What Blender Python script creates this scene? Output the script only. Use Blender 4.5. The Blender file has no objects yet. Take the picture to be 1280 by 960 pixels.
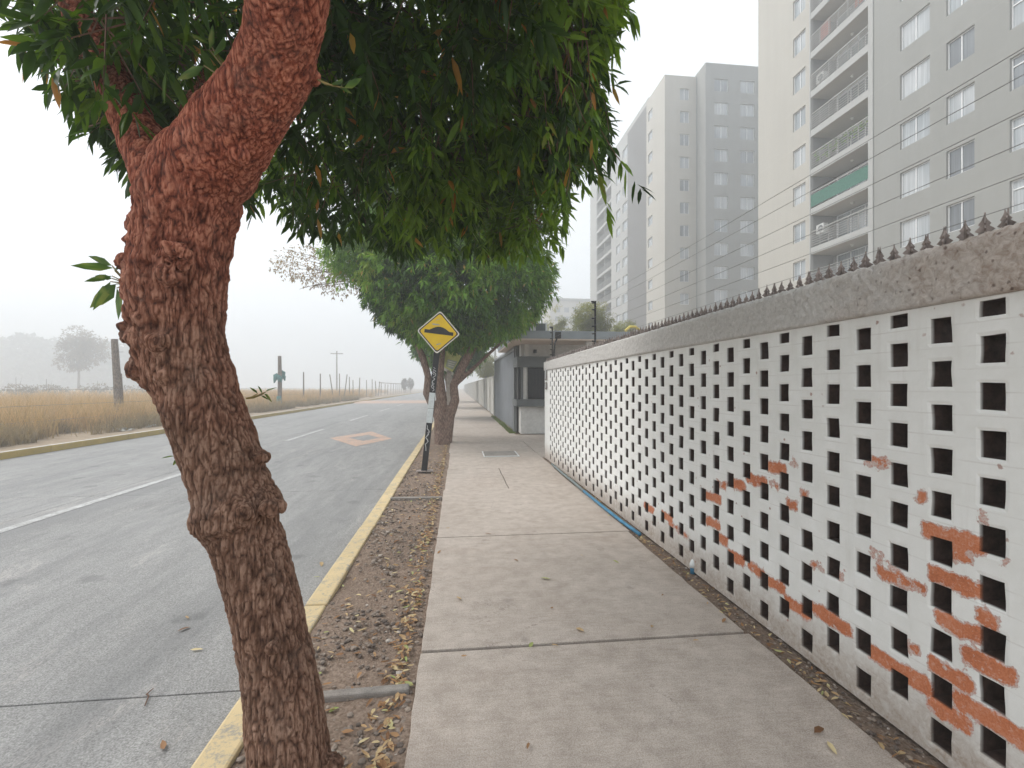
import bpy, bmesh, math, random
import numpy as np
from math import sin, cos, tan, atan, pi, sqrt, radians
from mathutils import Vector, Matrix

random.seed(7)
RNG = np.random.default_rng(11)
scene = bpy.context.scene
COL = scene.collection

# ------------------------------------------------------------------ camera model
F, A, HZ, CH = 600.0, atan(67 / 600.0), 483.0, 1.6
SA, CA = sin(A), cos(A)

def gnd(px, py, z=0.0):
    d = (CH - z) * F / (py - HZ)
    l = (px - 640) / F * d
    return (d * SA + l * CA, d * CA - l * SA, z)

def pt(px, py, d):
    l = (px - 640) / F * d
    return Vector((d * SA + l * CA, d * CA - l * SA, CH + (HZ - py) / F * d))

def on_x(px, py, X):
    t = A + atan((px - 640) / F)
    y = X / tan(t)
    d = X * SA + y * CA
    return (X, y, CH + (HZ - py) / F * d)

# ------------------------------------------------------------------ helpers
def link(o, parent=None):
    COL.objects.link(o)
    if parent is not None:
        o.parent = parent
    return o

def tag(o, label=None, cat=None, group=None, kind=None):
    if label: o['label'] = label
    if cat: o['category'] = cat
    if group: o['group'] = group
    if kind: o['kind'] = kind
    return o

def empty(name, loc=(0, 0, 0), label=None, cat=None, group=None):
    o = bpy.data.objects.new(name, None)
    o.location = loc
    o.empty_display_size = .2
    link(o)
    return tag(o, label, cat, group)

def mesh_np(name, V, faces, mat, parent=None, smooth=False, tint=None, attr=None, loc=None):
    """V (n,3); faces list of (m,k) int arrays."""
    me = bpy.data.meshes.new(name)
    if not isinstance(faces, list): faces = [faces]
    faces = [np.asarray(f, dtype=np.int32) for f in faces if len(f)]
    me.vertices.add(len(V)); me.vertices.foreach_set('co', np.asarray(V, dtype=np.float32).ravel())
    nl = sum(f.size for f in faces); nf = sum(len(f) for f in faces)
    me.loops.add(nl); me.polygons.add(nf)
    me.loops.foreach_set('vertex_index', np.concatenate([f.ravel() for f in faces]))
    tot = np.concatenate([np.full(len(f), f.shape[1], dtype=np.int32) for f in faces])
    st = np.concatenate([[0], np.cumsum(tot)[:-1]]).astype(np.int32)
    me.polygons.foreach_set('loop_start', st)
    try: me.polygons.foreach_set('loop_total', tot)
    except Exception: pass
    me.update(calc_edges=True)
    me.validate()
    if tint is not None:
        a = me.attributes.new('tint', 'FLOAT', 'POINT'); a.data.foreach_set('value', np.asarray(tint, dtype=np.float32))
    if attr:
        for k, v in attr.items():
            a = me.attributes.new(k, 'FLOAT', 'POINT'); a.data.foreach_set('value', np.asarray(v, dtype=np.float32))
    me.polygons.foreach_set('use_smooth', [bool(smooth)] * len(me.polygons))
    me.materials.append(mat)
    o = bpy.data.objects.new(name, me)
    link(o, parent)
    if loc is not None: o.location = loc
    return o

class MB:
    def __init__(s): s.v = []; s.f = []
    def add(s, vs, fs):
        b = len(s.v); s.v += [tuple(v) for v in vs]; s.f += [tuple(i + b for i in f) for f in fs]; return s
    def box(s, x0, x1, y0, y1, z0, z1, M=None):
        vs = [Vector(p) for p in ((x0,y0,z0),(x1,y0,z0),(x1,y1,z0),(x0,y1,z0),(x0,y0,z1),(x1,y0,z1),(x1,y1,z1),(x0,y1,z1))]
        if M is not None: vs = [M @ v for v in vs]
        return s.add(vs, [(0,3,2,1),(4,5,6,7),(0,1,5,4),(1,2,6,5),(2,3,7,6),(3,0,4,7)])
    def quad(s, a, b, c, d): return s.add([a, b, c, d], [(0,1,2,3)])
    def tube(s, pts, rad, n=8, cap=True):
        pts = [Vector(p) for p in pts]
        if not hasattr(rad, '__len__'): rad = [rad] * len(pts)
        vs = []; fs = []
        ref = None
        for i, p in enumerate(pts):
            t = (pts[min(i+1, len(pts)-1)] - pts[max(i-1, 0)]).normalized()
            if ref is None:
                ref = t.orthogonal().normalized()
            ref = (ref - t * ref.dot(t)).normalized()
            b = t.cross(ref)
            for k in range(n):
                a = 2 * pi * k / n
                vs.append(p + (ref * cos(a) + b * sin(a)) * rad[i])
        for i in range(len(pts) - 1):
            for k in range(n):
                fs.append((i*n+k, i*n+(k+1) % n, (i+1)*n+(k+1) % n, (i+1)*n+k))
        if cap:
            fs.append(tuple(range(n-1, -1, -1))); fs.append(tuple((len(pts)-1)*n+k for k in range(n)))
        return s.add(vs, fs)
    def prism(s, outline, M, t):
        """outline [(u,v)], extruded by t along local w; M maps (u,v,w)."""
        n = len(outline)
        vs = [M @ Vector((u, v, 0)) for u, v in outline] + [M @ Vector((u, v, t)) for u, v in outline]
        return s.add(vs, [tuple(range(n-1, -1, -1)), tuple(range(n, 2*n))] + [(i, (i+1) % n, n+(i+1) % n, n+i) for i in range(n)])
    def build(s, name, mat, parent=None, smooth=False, bevel=0, loc=None):
        me = bpy.data.meshes.new(name)
        off = Vector(loc) if loc is not None else None
        vs = s.v if off is None else [tuple(Vector(v) - off) for v in s.v]
        me.from_pydata(vs, [], s.f); me.update()
        me.materials.append(mat)
        if smooth: me.polygons.foreach_set('use_smooth', [True] * len(me.polygons))
        o = bpy.data.objects.new(name, me)
        link(o, parent)
        if off is not None: o.location = off
        if bevel:
            m = o.modifiers.new('bev', 'BEVEL'); m.width = bevel; m.segments = 2; m.limit_method = 'ANGLE'
        return o

def copy_tree(o, parent=None):
    c = o.copy(); link(c, parent)
    for ch in o.children: copy_tree(ch, c)
    return c

# numpy value noise ------------------------------------------------------------
def _h(i, j, k, seed):
    n = (i * 374761393 + j * 668265263 + k * 2147483647 + seed * 1274126177) & 0xffffffff
    n = ((n ^ (n >> 13)) * 1274126177) & 0xffffffff
    n = (n ^ (n >> 16)) & 0xffffffff
    return n.astype(np.float64) / 4294967295.0

def vnoise(P, seed=0):
    P = np.asarray(P, dtype=np.float64)
    I = np.floor(P).astype(np.int64); Fr = P - I
    U = Fr * Fr * (3 - 2 * Fr)
    r = 0
    for a in (0, 1):
        for b in (0, 1):
            for c in (0, 1):
                w = (U[:, 0] if a else 1 - U[:, 0]) * (U[:, 1] if b else 1 - U[:, 1]) * (U[:, 2] if c else 1 - U[:, 2])
                r = r + w * _h(I[:, 0] + a, I[:, 1] + b, I[:, 2] + c, seed)
    return r   # 0..1

def fbm(P, oct=3, seed=0):
    P = np.asarray(P, float); s = 0; a = 1; t = 0
    for o in range(oct):
        s = s + a * vnoise(P * (2 ** o), seed + o); t += a; a *= .5
    return s / t

# ------------------------------------------------------------------ materials
class Mt:
    def __init__(s, name):
        s.m = bpy.data.materials.new(name); s.m.use_nodes = True
        s.nt = s.m.node_tree; s.nt.nodes.clear()
        s.out = s.N('ShaderNodeOutputMaterial')
        s.b = s.N('ShaderNodeBsdfPrincipled'); s.L(s.b.outputs[0], s.out.inputs[0])
        s._tc = None
    def N(s, t, **k):
        n = s.nt.nodes.new(t)
        for a, v in k.items(): setattr(n, a, v)
        return n
    def L(s, a, b): s.nt.links.new(a, b)
    def co(s, scale=(1, 1, 1), rot=(0, 0, 0)):
        if s._tc is None: s._tc = s.N('ShaderNodeNewGeometry').outputs['Position']
        mp = s.N('ShaderNodeMapping'); mp.inputs['Scale'].default_value = scale; mp.inputs['Rotation'].default_value = rot
        s.L(s._tc, mp.inputs[0]); return mp.outputs[0]
    def objco(s, scale=(1, 1, 1)):
        tc = s.N('ShaderNodeTexCoord').outputs['Object']
        mp = s.N('ShaderNodeMapping'); mp.inputs['Scale'].default_value = scale
        s.L(tc, mp.inputs[0]); return mp.outputs[0]
    def noise(s, scale, detail=4, rough=.55, co=None, dist=0, aniso=(1, 1, 1)):
        n = s.N('ShaderNodeTexNoise'); n.inputs['Scale'].default_value = scale; n.inputs['Detail'].default_value = detail
        n.inputs['Roughness'].default_value = rough; n.inputs['Distortion'].default_value = dist
        s.L(co if co is not None else s.co(aniso), n.inputs['Vector']); return n.outputs['Fac']
    def voro(s, scale, feature='F1', co=None, out='Distance', aniso=(1, 1, 1)):
        n = s.N('ShaderNodeTexVoronoi'); n.inputs['Scale'].default_value = scale; n.feature = feature
        s.L(co if co is not None else s.co(aniso), n.inputs['Vector']); return n.outputs[out]
    def ramp(s, fac, stops, interp='LINEAR'):
        r = s.N('ShaderNodeValToRGB'); cr = r.color_ramp; cr.interpolation = interp
        while len(cr.elements) < len(stops): cr.elements.new(.5)
        for e, (p, c) in zip(cr.elements, stops):
            e.position = p; e.color = (*c, 1) if hasattr(c, '__len__') else (c, c, c, 1)
        s.L(fac, r.inputs[0]); return r.outputs[0]
    def mix(s, fac, a, b, mode='MIX'):
        n = s.N('ShaderNodeMix'); n.data_type = 'RGBA'; n.blend_type = mode
        for v, i in ((fac, 0), (a, 6), (b, 7)):
            if hasattr(v, 'is_linked') or hasattr(v, 'links'): s.L(v, n.inputs[i])
            elif i == 0: n.inputs[0].default_value = v
            else: n.inputs[i].default_value = (*v, 1) if hasattr(v, '__len__') else (v, v, v, 1)
        return n.outputs[2]
    def math(s, op, a, b=0.0, c=None):
        n = s.N('ShaderNodeMath', operation=op)
        for v, i in ((a, 0), (b, 1), (c, 2)):
            if v is None: continue
            if isinstance(v, (int, float)): n.inputs[i].default_value = v
            else: s.L(v, n.inputs[i])
        return n.outputs[0]
    def attr(s, name):
        n = s.N('ShaderNodeAttribute', attribute_name=name); return n.outputs['Fac']
    def xyz(s):
        n = s.N('ShaderNodeSeparateXYZ'); s.L(s.co(), n.inputs[0]); return n.outputs
    def col(s, c):
        i = s.b.inputs['Base Color']
        if hasattr(c, '__len__'): i.default_value = (*c, 1)
        else: s.L(c, i)
        return s
    def rough(s, r, spec=None):
        i = s.b.inputs['Roughness']
        if isinstance(r, (int, float)): i.default_value = r
        else: s.L(r, i)
        if spec is not None: s.b.inputs['Specular IOR Level'].default_value = spec
        return s
    def bump(s, h, strength=.5, dist=.01, prev=None):
        n = s.N('ShaderNodeBump'); n.inputs['Strength'].default_value = strength; n.inputs['Distance'].default_value = dist
        s.L(h, n.inputs['Height'])
        if prev is not None: s.L(prev, n.inputs['Normal'])
        s.L(n.outputs[0], s.b.inputs['Normal']); return n.outputs[0]

def simple(name, c, rough=.6, var=.12, scale=6, bump=0, spec=.4, metal=0):
    m = Mt(name)
    lo = tuple(x * (1 - var) for x in c); hi = tuple(min(1, x * (1 + var)) for x in c)
    n = m.noise(scale, 5)
    m.col(m.ramp(n, [(.3, lo), (.7, hi)])); m.rough(rough, spec)
    m.b.inputs['Metallic'].default_value = metal
    if bump: m.bump(m.noise(scale * 8, 4), bump, .004)
    return m.m

def mat_concrete(name, c1, c2, stain=.5, speck=.35, yline=False):
    m = Mt(name)
    big = m.noise(.9, 6, .6, dist=.6); mid = m.noise(7, 6, .65); fine = m.noise(160, 3, .7)
    c = m.ramp(big, [(.32, c1), (.68, c2)])
    c = m.mix(.55, c, m.ramp(mid, [(.3, tuple(x*.8 for x in c1)), (.72, tuple(min(1, x*1.12) for x in c2))]))
    c = m.mix(speck, c, m.ramp(fine, [(.3, .1), (.5, .5), (.7, .85)]), 'SOFT_LIGHT')
    # dark blotches and pits
    v = m.voro(3.1); bl = m.ramp(m.math('ADD', v, m.noise(9, 4)), [(.42, 1.0), (.6, 0.0)])
    c = m.mix(m.math('MULTIPLY', bl, .35 * stain), c, (.12, .10, .09))
    pits = m.ramp(m.voro(38), [(.06, 1.0), (.12, 0.0)])
    gate = m.ramp(m.noise(14, 2), [(.58, 0.0), (.66, 1.0)])
    c = m.mix(m.math('MULTIPLY', m.math('MULTIPLY', pits, gate), .6), c, (.08, .07, .06))
    wv = m.ramp(m.math('ABSOLUTE', m.math('SUBTRACT', m.noise(1.1, 6, .6, dist=.5), .5)), [(.0, 1.0), (.0028, 0.0)])
    wg = m.ramp(m.noise(.45, 2), [(.54, 0.0), (.6, 1.0)])
    c = m.mix(m.math('MULTIPLY', m.math('MULTIPLY', wv, wg), .55 * stain), c, (.11, .09, .08))
    brush = m.noise(60, 3, .6, aniso=(.12, 1, 1))
    c = m.mix(.3, c, m.ramp(brush, [(.3, .3), (.7, .7)]), 'SOFT_LIGHT')
    brown = m.ramp(m.noise(.55, 5, .7, dist=1), [(.5, 0.0), (.7, 1.0)])
    c = m.mix(m.math('MULTIPLY', brown, .22 * stain), c, (.22, .14, .10))
    m.col(c); m.rough(.85, .25)
    b = m.bump(m.noise(90, 4, .7), .25, .003)
    m.bump(mid, .25, .008, b)
    return m.m

M = {}
M['sidewalk'] = mat_concrete('sidewalk_concrete', (.37, .315, .268), (.49, .43, .38), stain=1.0, speck=.65)
M['gutter'] = mat_concrete('old_concrete', (.20, .185, .17), (.33, .30, .27), stain=1)
# road: pale concrete with long drag marks
def road_mat():
    m = Mt('road_concrete')
    big = m.noise(.35, 6, .6, aniso=(1.6, .5, 1), dist=.8); mid = m.noise(3, 6, .7, aniso=(2.2, .5, 1)); fine = m.noise(120, 3)
    c = m.ramp(big, [(.3, (.215, .211, .205)), (.7, (.32, .314, .305))])
    c = m.mix(.5, c, m.ramp(mid, [(.3, (.18, .177, .172)), (.7, (.34, .333, .322))]))
    c = m.mix(.6, c, m.ramp(fine, [(.3, .0), (.5, .5), (.7, 1.0)]), 'SOFT_LIGHT')
    sc = m.ramp(m.noise(1.1, 5, .75, aniso=(1.4, .55, 1), dist=1.2), [(.56, 0.0), (.64, 1.0)])
    sc2 = m.ramp(m.noise(22, 3, .6, aniso=(2.5, .5, 1), dist=2), [(.48, 0.0), (.56, 1.0)])
    c = m.mix(m.math('MULTIPLY', m.math('MULTIPLY', sc, sc2), .5), c, (.50, .46, .43))
    tyre = m.ramp(m.noise(.5, 5, .7, aniso=(2.4, .12, 1)), [(.52, 0.0), (.68, 1.0)])
    c = m.mix(m.math('MULTIPLY', tyre, .45), c, (.15, .15, .152))
    ck = m.ramp(m.voro(.55, 'DISTANCE_TO_EDGE', co=m.co((1, .8, 1)), out='Distance'), [(.0, 1.0), (.008, 0.0)]) if False else None
    wv = m.ramp(m.math('ABSOLUTE', m.math('SUBTRACT', m.noise(.8, 6, .6, dist=.4), .5)), [(.0, 1.0), (.003, 0.0)])
    wg = m.ramp(m.noise(.3, 2), [(.56, 0.0), (.6, 1.0)])
    c = m.mix(m.math('MULTIPLY', m.math('MULTIPLY', wv, wg), .7), c, (.07, .07, .07))
    ol = m.ramp(m.math('ADD', m.voro(1.3), m.math('MULTIPLY', m.noise(8, 4), .4)), [(.27, 1.0), (.36, 0.0)])
    c = m.mix(m.math('MULTIPLY', ol, .4), c, (.10, .10, .10))
    m.col(c); m.rough(.75, .3)
    m.bump(m.noise(70, 4, .7), .25, .004)
    return m.m
M['road'] = road_mat()
M['joint'] = simple('joint_dirt', (.06, .055, .05), .95, .3, 20)

def paint(name, c, worn=.5, under=(.30, .29, .28)):
    m = Mt(name)
    n = m.noise(9, 6, .75, dist=.5); n2 = m.noise(60, 4, .7)
    k = m.ramp(m.math('ADD', m.math('MULTIPLY', n, .6), m.math('MULTIPLY', n2, .4)), [(worn - .05, 0.0), (worn + .06, 1.0)])
    d = m.ramp(m.noise(2.5, 5), [(.3, tuple(x * .8 for x in c)), (.7, c)])
    m.col(m.mix(k, under, d)); m.rough(.8, .3); m.bump(n2, .2, .002)
    return m.m
M['white_mark'] = paint('worn_white_road_paint', (.55, .55, .54), .47)
M['orange_mark'] = paint('worn_orange_road_paint', (.60, .39, .28), .47)
M['kerb_yellow'] = paint('worn_yellow_kerb_paint', (.66, .52, .30), .44, (.34, .31, .26))
M['kerb_yellow_far'] = paint('faded_yellow_kerb_paint', (.52, .38, .12), .40, (.36, .31, .25))
M['kerb_top_far'] = paint('pale_kerb_top', (.60, .56, .50), .4)

def dirt_mat():
    m = Mt('dirt')
    a = m.noise(4, 6, .7); b = m.noise(40, 5, .7)
    c = m.ramp(a, [(.3, (.17, .12, .09)), (.7, (.29, .22, .175))])
    c = m.mix(.5, c, m.ramp(b, [(.3, (.12, .08, .06)), (.55, (.26, .20, .155)), (.75, (.38, .32, .26))]))
    c = m.mix(.8, c, m.ramp(m.voro(70, out='Color'), [(.1, .35), (.9, .65)]), 'SOFT_LIGHT')
    m.col(c); m.rough(.95, .1)
    p = m.bump(m.voro(55), .6, .01); m.bump(b, .5, .01, p)
    return m.m
M['dirt'] = dirt_mat()
def ground_mat():
    m = Mt('field_ground')
    a = m.noise(.12, 6, .7); b = m.noise(3, 5, .7)
    c = m.ramp(a, [(.3, (.26, .19, .13)), (.7, (.40, .32, .24))])
    c = m.mix(.4, c, m.ramp(b, [(.3, (.18, .14, .09)), (.7, (.44, .36, .27))]))
    m.col(c); m.rough(.95, .1); m.bump(b, .5, .05)
    return m.m
M['ground'] = ground_mat()

def stone_mat():
    m = Mt('gravel_stone')
    t = m.attr('tint')
    c = m.ramp(t, [(0, (.10, .08, .07)), (.35, (.19, .155, .13)), (.7, (.26, .215, .18)), (.93, (.33, .27, .22)), (1, (.46, .42, .38))])
    c = m.mix(.3, c, m.ramp(m.noise(80, 3), [(.3, .25), (.7, .75)]), 'OVERLAY')
    m.col(c); m.rough(.85, .25); return m.m
M['stone'] = stone_mat()

def leaf_mat(name, cols, transl=.35, rough=.45, attr='tint'):
    m = Mt(name)
    t = m.attr(attr)
    c = m.ramp(t, cols)
    c = m.mix(.3, c, m.ramp(m.noise(30, 2), [(.3, .35), (.7, .65)]), 'OVERLAY')
    m.col(c); m.rough(rough, .25)
    tr = m.N('ShaderNodeBsdfTranslucent'); m.L(m.mix(1, c, (1.6, 1.5, .7), 'MULTIPLY'), tr.inputs[0])
    mx = m.N('ShaderNodeMixShader'); mx.inputs[0].default_value = transl
    m.L(m.b.outputs[0], mx.inputs[1]); m.L(tr.outputs[0], mx.inputs[2]); m.L(mx.outputs[0], m.out.inputs[0])
    return m.m
M['leaf'] = leaf_mat('glossy_leaf', [(0, (.014, .032, .008)), (.45, (.04, .092, .015)), (.75, (.16, .28, .035)), (.93, (.16, .24, .05)), (.965, (.38, .28, .06)), (1, (.40, .16, .05))], .42, .42)
M['leaf2'] = leaf_mat('street_tree_leaf', [(0, (.02, .055, .012)), (.4, (.07, .165, .02)), (.75, (.18, .34, .04)), (.96, (.28, .36, .07)), (.985, (.36, .28, .08)), (1, (.45, .3, .1))], .3, .45)
M['leaf_pale'] = leaf_mat('feathery_leaf', [(0, (.12, .13, .05)), (.5, (.20, .22, .07)), (1, (.36, .34, .12))], .35, .6)
M['leaf_hedge'] = leaf_mat('hedge_leaf', [(0, (.015, .028, .012)), (.5, (.03, .055, .02)), (1, (.06, .11, .035))], .2, .4)
M['leaf_grey'] = leaf_mat('dry_grey_leaf', [(0, (.10, .08, .06)), (.5, (.17, .14, .11)), (1, (.26, .21, .16))], .2, .7)
M['leaf_pink'] = leaf_mat('dry_pinkish_leaf', [(0, (.20, .14, .10)), (.5, (.26, .20, .13)), (1, (.34, .24, .18))], .3, .7)
M['litter'] = leaf_mat('dry_leaf', [(0, (.16, .08, .04)), (.35, (.34, .19, .09)), (.7, (.50, .36, .20)), (.9, (.58, .48, .28)), (1, (.30, .36, .12))], .1, .7)
M['grass_dry'] = leaf_mat('dry_grass', [(0, (.15, .12, .075)), (.25, (.30, .235, .15)), (.6, (.43, .305, .175)), (.85, (.56, .385, .215)), (1, (.62, .46, .29))], .2, .8)
M['grass_green'] = leaf_mat('short_green_grass', [(0, (.08, .12, .03)), (1, (.20, .26, .08))], .2, .7)

def bark_mat(name, lo, mid, hi, red=None, redz=(1.8, 2.4), scale=1.0, ridge=False):
    m = Mt(name)
    co = m.co((1, 1, .28))
    a = m.noise(38 * scale, 6, .7, co=co, dist=1.2)
    v = m.voro(46 * scale, 'F1', co=co)
    big = m.noise(5, 4, .6)
    hgt = m.math('ADD', m.math('MULTIPLY', a, .7), m.math('MULTIPLY', v, .5))
    if ridge:
        fine = m.noise(190, 6, .75, co=m.co((1, 1, .13)), dist=.6)
        hgt = m.math('ADD', m.math('MULTIPLY', m.attr('ridge'), .48), m.math('MULTIPLY', fine, .58))
    if red is not None:
        z = m.xyz()[2]
        k = m.math('ADD', z, m.math('MULTIPLY', m.math('SUBTRACT', m.noise(3, 4), .5), .9))
        mr = m.N('ShaderNodeMapRange'); mr.inputs[1].default_value = redz[0]; mr.inputs[2].default_value = redz[1]
        m.L(k, mr.inputs[0])
        c0 = m.ramp(hgt, [(.35, lo), (.55, mid), (.78, hi)])
        c1 = m.ramp(hgt, [(.35, red[0]), (.55, red[1]), (.78, red[2])])
        c = m.mix(mr.outputs[0], c0, c1)
    else:
        c = m.ramp(hgt, [(.35, lo), (.55, mid), (.78, hi)])
    c = m.mix(.5, c, m.ramp(big, [(.3, .35), (.7, .65)]), 'OVERLAY')
    if ridge:
        gl = m.ramp(m.noise(2.6, 5, .7, dist=1), [(.52, 0.0), (.64, 1.0)])
        c = m.mix(m.math('MULTIPLY', gl, .15), c, m.mix(fine, (.10, .085, .07), (.34, .30, .26)))
        dk = m.ramp(m.noise(4.5, 5, .75, dist=1.5), [(.56, 0.0), (.66, 1.0)])
        c = m.mix(m.math('MULTIPLY', dk, .5), c, (.035, .018, .014))
    m.col(c); m.rough(.9, .15)
    p = m.bump(hgt, .9, (.006 if ridge else .012) / scale); m.bump(m.noise(200, 3), .3, .002, p)
    return m.m
M['bark1'] = bark_mat('fissured_bark', (.045, .021, .013), (.165, .088, .058), (.34, .215, .155),
                      red=((.06, .014, .009), (.27, .075, .044), (.56, .23, .145)), redz=(1.5, 2.5), ridge=True)
M['bark2'] = bark_mat('brown_bark', (.06, .04, .03), (.17, .11, .085), (.28, .20, .16))
M['bark_grey'] = bark_mat('grey_bark', (.08, .065, .055), (.16, .13, .11), (.25, .21, .18))
M['whitewash'] = simple('whitewashed_bark', (.42, .38, .34), .9, .3, 12, .6)
M['twig'] = simple('twig', (.16, .09, .06), .8, .3, 20)
M['twig_green'] = simple('green_twig', (.22, .17, .06), .6, .3, 20)

def breeze_mat():
    m = Mt('peeling_white_paint_on_brick')
    X, Y, Z = m.xyz()
    n1 = m.noise(6, 6, .65); n2 = m.noise(26, 6, .75, dist=.7); n3 = m.noise(110, 4, .7)
    paintc = m.ramp(n1, [(.3, (.74, .74, .71)), (.7, (.83, .83, .81))])
    # mortar course lines seen through the paint
    fr = m.math('FRACT', m.math('DIVIDE', m.math('ADD', Z, m.math('MULTIPLY', n2, .008)), .093))
    ln = m.ramp(m.math('ABSOLUTE', m.math('SUBTRACT', fr, .5)), [(.455, 0.0), (.49, 1.0)])
    paintc = m.mix(m.math('MULTIPLY', ln, m.math('MULTIPLY', m.ramp(n1, [(.4, 0.0), (.6, 1.0)]), .3)), paintc, (.42, .38, .34))
    # grime close to the ground and drips
    low = m.N('ShaderNodeMapRange'); low.inputs[1].default_value = .20; low.inputs[2].default_value = -.10
    m.L(m.math('SUBTRACT', Z, m.math('MULTIPLY', n1, .35)), low.inputs[0])
    gr = m.math('MULTIPLY', low.outputs[0], m.ramp(n2, [(.3, .4), (.7, 1.0)]))
    paintc = m.mix(gr, paintc, (.33, .25, .19))
    drip = m.ramp(m.noise(14, 4, .6, aniso=(1, 1, .12)), [(.58, 0.0), (.75, 1.0)])
    paintc = m.mix(m.math('MULTIPLY', drip, .13), paintc, (.40, .35, .30))
    spots = m.ramp(m.math('ADD', m.voro(11), m.math('MULTIPLY', m.math('SUBTRACT', n2, .5), .35)), [(.07, 1.0), (.11, 0.0)]); gate = m.ramp(m.noise(3.3, 3), [(.50, 0.0), (.57, 1.0)])
    paintc = m.mix(m.math('MULTIPLY', m.math('MULTIPLY', spots, gate), .7), paintc, (.30, .13, .09))
    # peel
    pe = m.attr('peel')
    e = m.math('ADD', m.math('ADD', pe, m.math('MULTIPLY', m.math('SUBTRACT', n2, .5), .7)), m.math('MULTIPLY', m.math('SUBTRACT', m.noise(13, 4, .7), .5), .9))
    half = m.ramp(e, [(.34, 0.0), (.37, 1.0)]); full = m.ramp(e, [(.49, 0.0), (.53, 1.0)])
    pink = m.mix(m.ramp(n3, [(.4, 0.0), (.6, 1.0)]), (.52, .30, .25), (.60, .52, .48))
    brick = m.ramp(m.math('ADD', m.math('MULTIPLY', n1, .5), m.math('MULTIPLY', n3, .5)), [(.32, (.34, .10, .045)), (.5, (.54, .18, .08)), (.7, (.62, .30, .20))])
    res = m.ramp(m.noise(48, 5, .8, dist=.6), [(.56, 0.0), (.62, 1.0)])
    brick = m.mix(m.math('MULTIPLY', res, .35), brick, (.66, .50, .44))
    edge_ = m.ramp(m.noise(19, 4, .6), [(.34, 0.0), (.38, 1.0)])
    c = m.mix(half, paintc, pink); c = m.mix(m.math('MULTIPLY', full, m.math('MAXIMUM', edge_, m.ramp(e, [(.7, 0.0), (.74, 1.0)]))), c, brick)
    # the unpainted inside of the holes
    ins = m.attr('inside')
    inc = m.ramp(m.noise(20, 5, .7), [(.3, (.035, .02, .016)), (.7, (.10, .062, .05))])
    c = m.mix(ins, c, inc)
    m.col(c); m.rough(.7, .3)
    p = m.bump(m.noise(45, 5, .6), .25, .004)
    p = m.bump(half, .5, .003, p)
    m.bump(ln, -.25, .004, p)
    return m.m
M['breeze'] = breeze_mat()

def band_mat():
    m = Mt('rough_stucco_coping')
    X, Y, Z = m.xyz()
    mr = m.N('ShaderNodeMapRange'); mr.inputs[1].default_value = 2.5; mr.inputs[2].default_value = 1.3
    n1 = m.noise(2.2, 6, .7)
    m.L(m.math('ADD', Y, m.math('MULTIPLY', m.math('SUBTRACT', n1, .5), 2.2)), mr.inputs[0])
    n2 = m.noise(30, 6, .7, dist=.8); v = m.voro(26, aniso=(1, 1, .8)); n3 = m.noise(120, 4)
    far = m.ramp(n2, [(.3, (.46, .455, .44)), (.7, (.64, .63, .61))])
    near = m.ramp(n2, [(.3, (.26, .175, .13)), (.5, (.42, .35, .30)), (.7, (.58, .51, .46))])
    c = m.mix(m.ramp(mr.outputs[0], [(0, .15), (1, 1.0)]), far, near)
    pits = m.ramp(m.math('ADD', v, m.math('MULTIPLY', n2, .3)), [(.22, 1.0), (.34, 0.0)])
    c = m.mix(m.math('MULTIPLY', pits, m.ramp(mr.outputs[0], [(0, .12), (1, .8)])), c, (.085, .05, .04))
    m.col(c); m.rough(.95, .1)
    p = m.bump(m.math('SUBTRACT', m.math('ADD', m.math('MULTIPLY', n2, .8), m.math('MULTIPLY', n3, .5)), pits), .6, .007)
    return m.m
M['band'] = band_mat()

M['rust'] = simple('rusty_iron', (.25, .21, .19), .75, .45, 25, .4)
M['wire'] = simple('steel_wire', (.22, .22, .22), .5, .1)
M['black_paint'] = simple('black_paint', (.018, .018, .02), .45, .3, 10)
M['dark_iron'] = simple('dark_iron', (.022, .022, .022), .6, .3, 10)
M['sticker'] = simple('white_sticker', (.62, .66, .66), .6, .12, 30)
M['scribble'] = simple('white_scribble', (.5, .5, .5), .6, .1)
def sign_yellow():
    m = Mt('sign_yellow')
    n = m.noise(5, 5, .7); f = m.noise(60, 4, .7)
    c = m.ramp(n, [(.3, (.66, .42, .012)), (.7, (.74, .50, .02))])
    k = m.ramp(m.math('ADD', m.math('MULTIPLY', m.noise(14, 5, .8), .6), m.math('MULTIPLY', f, .4)), [(.60, 0.0), (.64, 1.0)])
    c = m.mix(m.math('MULTIPLY', k, .6), c, (.45, .24, .03))
    m.col(c); m.rough(.5, .4); return m.m
M['sign_yellow'] = sign_yellow()
M['sign_white'] = simple('sign_white', (.66, .63, .55), .5, .1)
M['sign_grey'] = simple('sign_grey', (.35, .36, .36), .6)
M['placard'] = simple('placard_lime', (.55, .56, .20), .6, .1)
M['placard_text'] = simple('placard_print', (.36, .40, .30), .6)
M['pale_wood'] = simple('pale_post', (.42, .37, .32), .8, .25, 12, .4)
M['wood_post'] = bark_mat('weathered_post', (.09, .07, .06), (.19, .155, .13), (.29, .24, .20), scale=.8)
M['teal_rag'] = simple('teal_cloth', (.08, .20, .19), .9, .3, 20, .5)
M['pipe_blue'] = simple('blue_pipe', (.05, .20, .33), .5, .25, 8)
M['pipe_grey'] = simple('grey_pipe', (.16, .19, .19), .6, .25, 8)
M['white_wall'] = mat_concrete('white_wall_paint', (.56, .55, .52), (.66, .65, .62), .35, .15)
M['beige_soffit'] = simple('beige_soffit', (.56, .47, .40), .8, .06, 2)
M['grey_paint'] = simple('grey_paint', (.20, .215, .22), .7, .12, 2, .1)
M['slab_grey'] = simple('slab_grey_paint', (.24, .265, .28), .7, .12, 2, .1)
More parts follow.
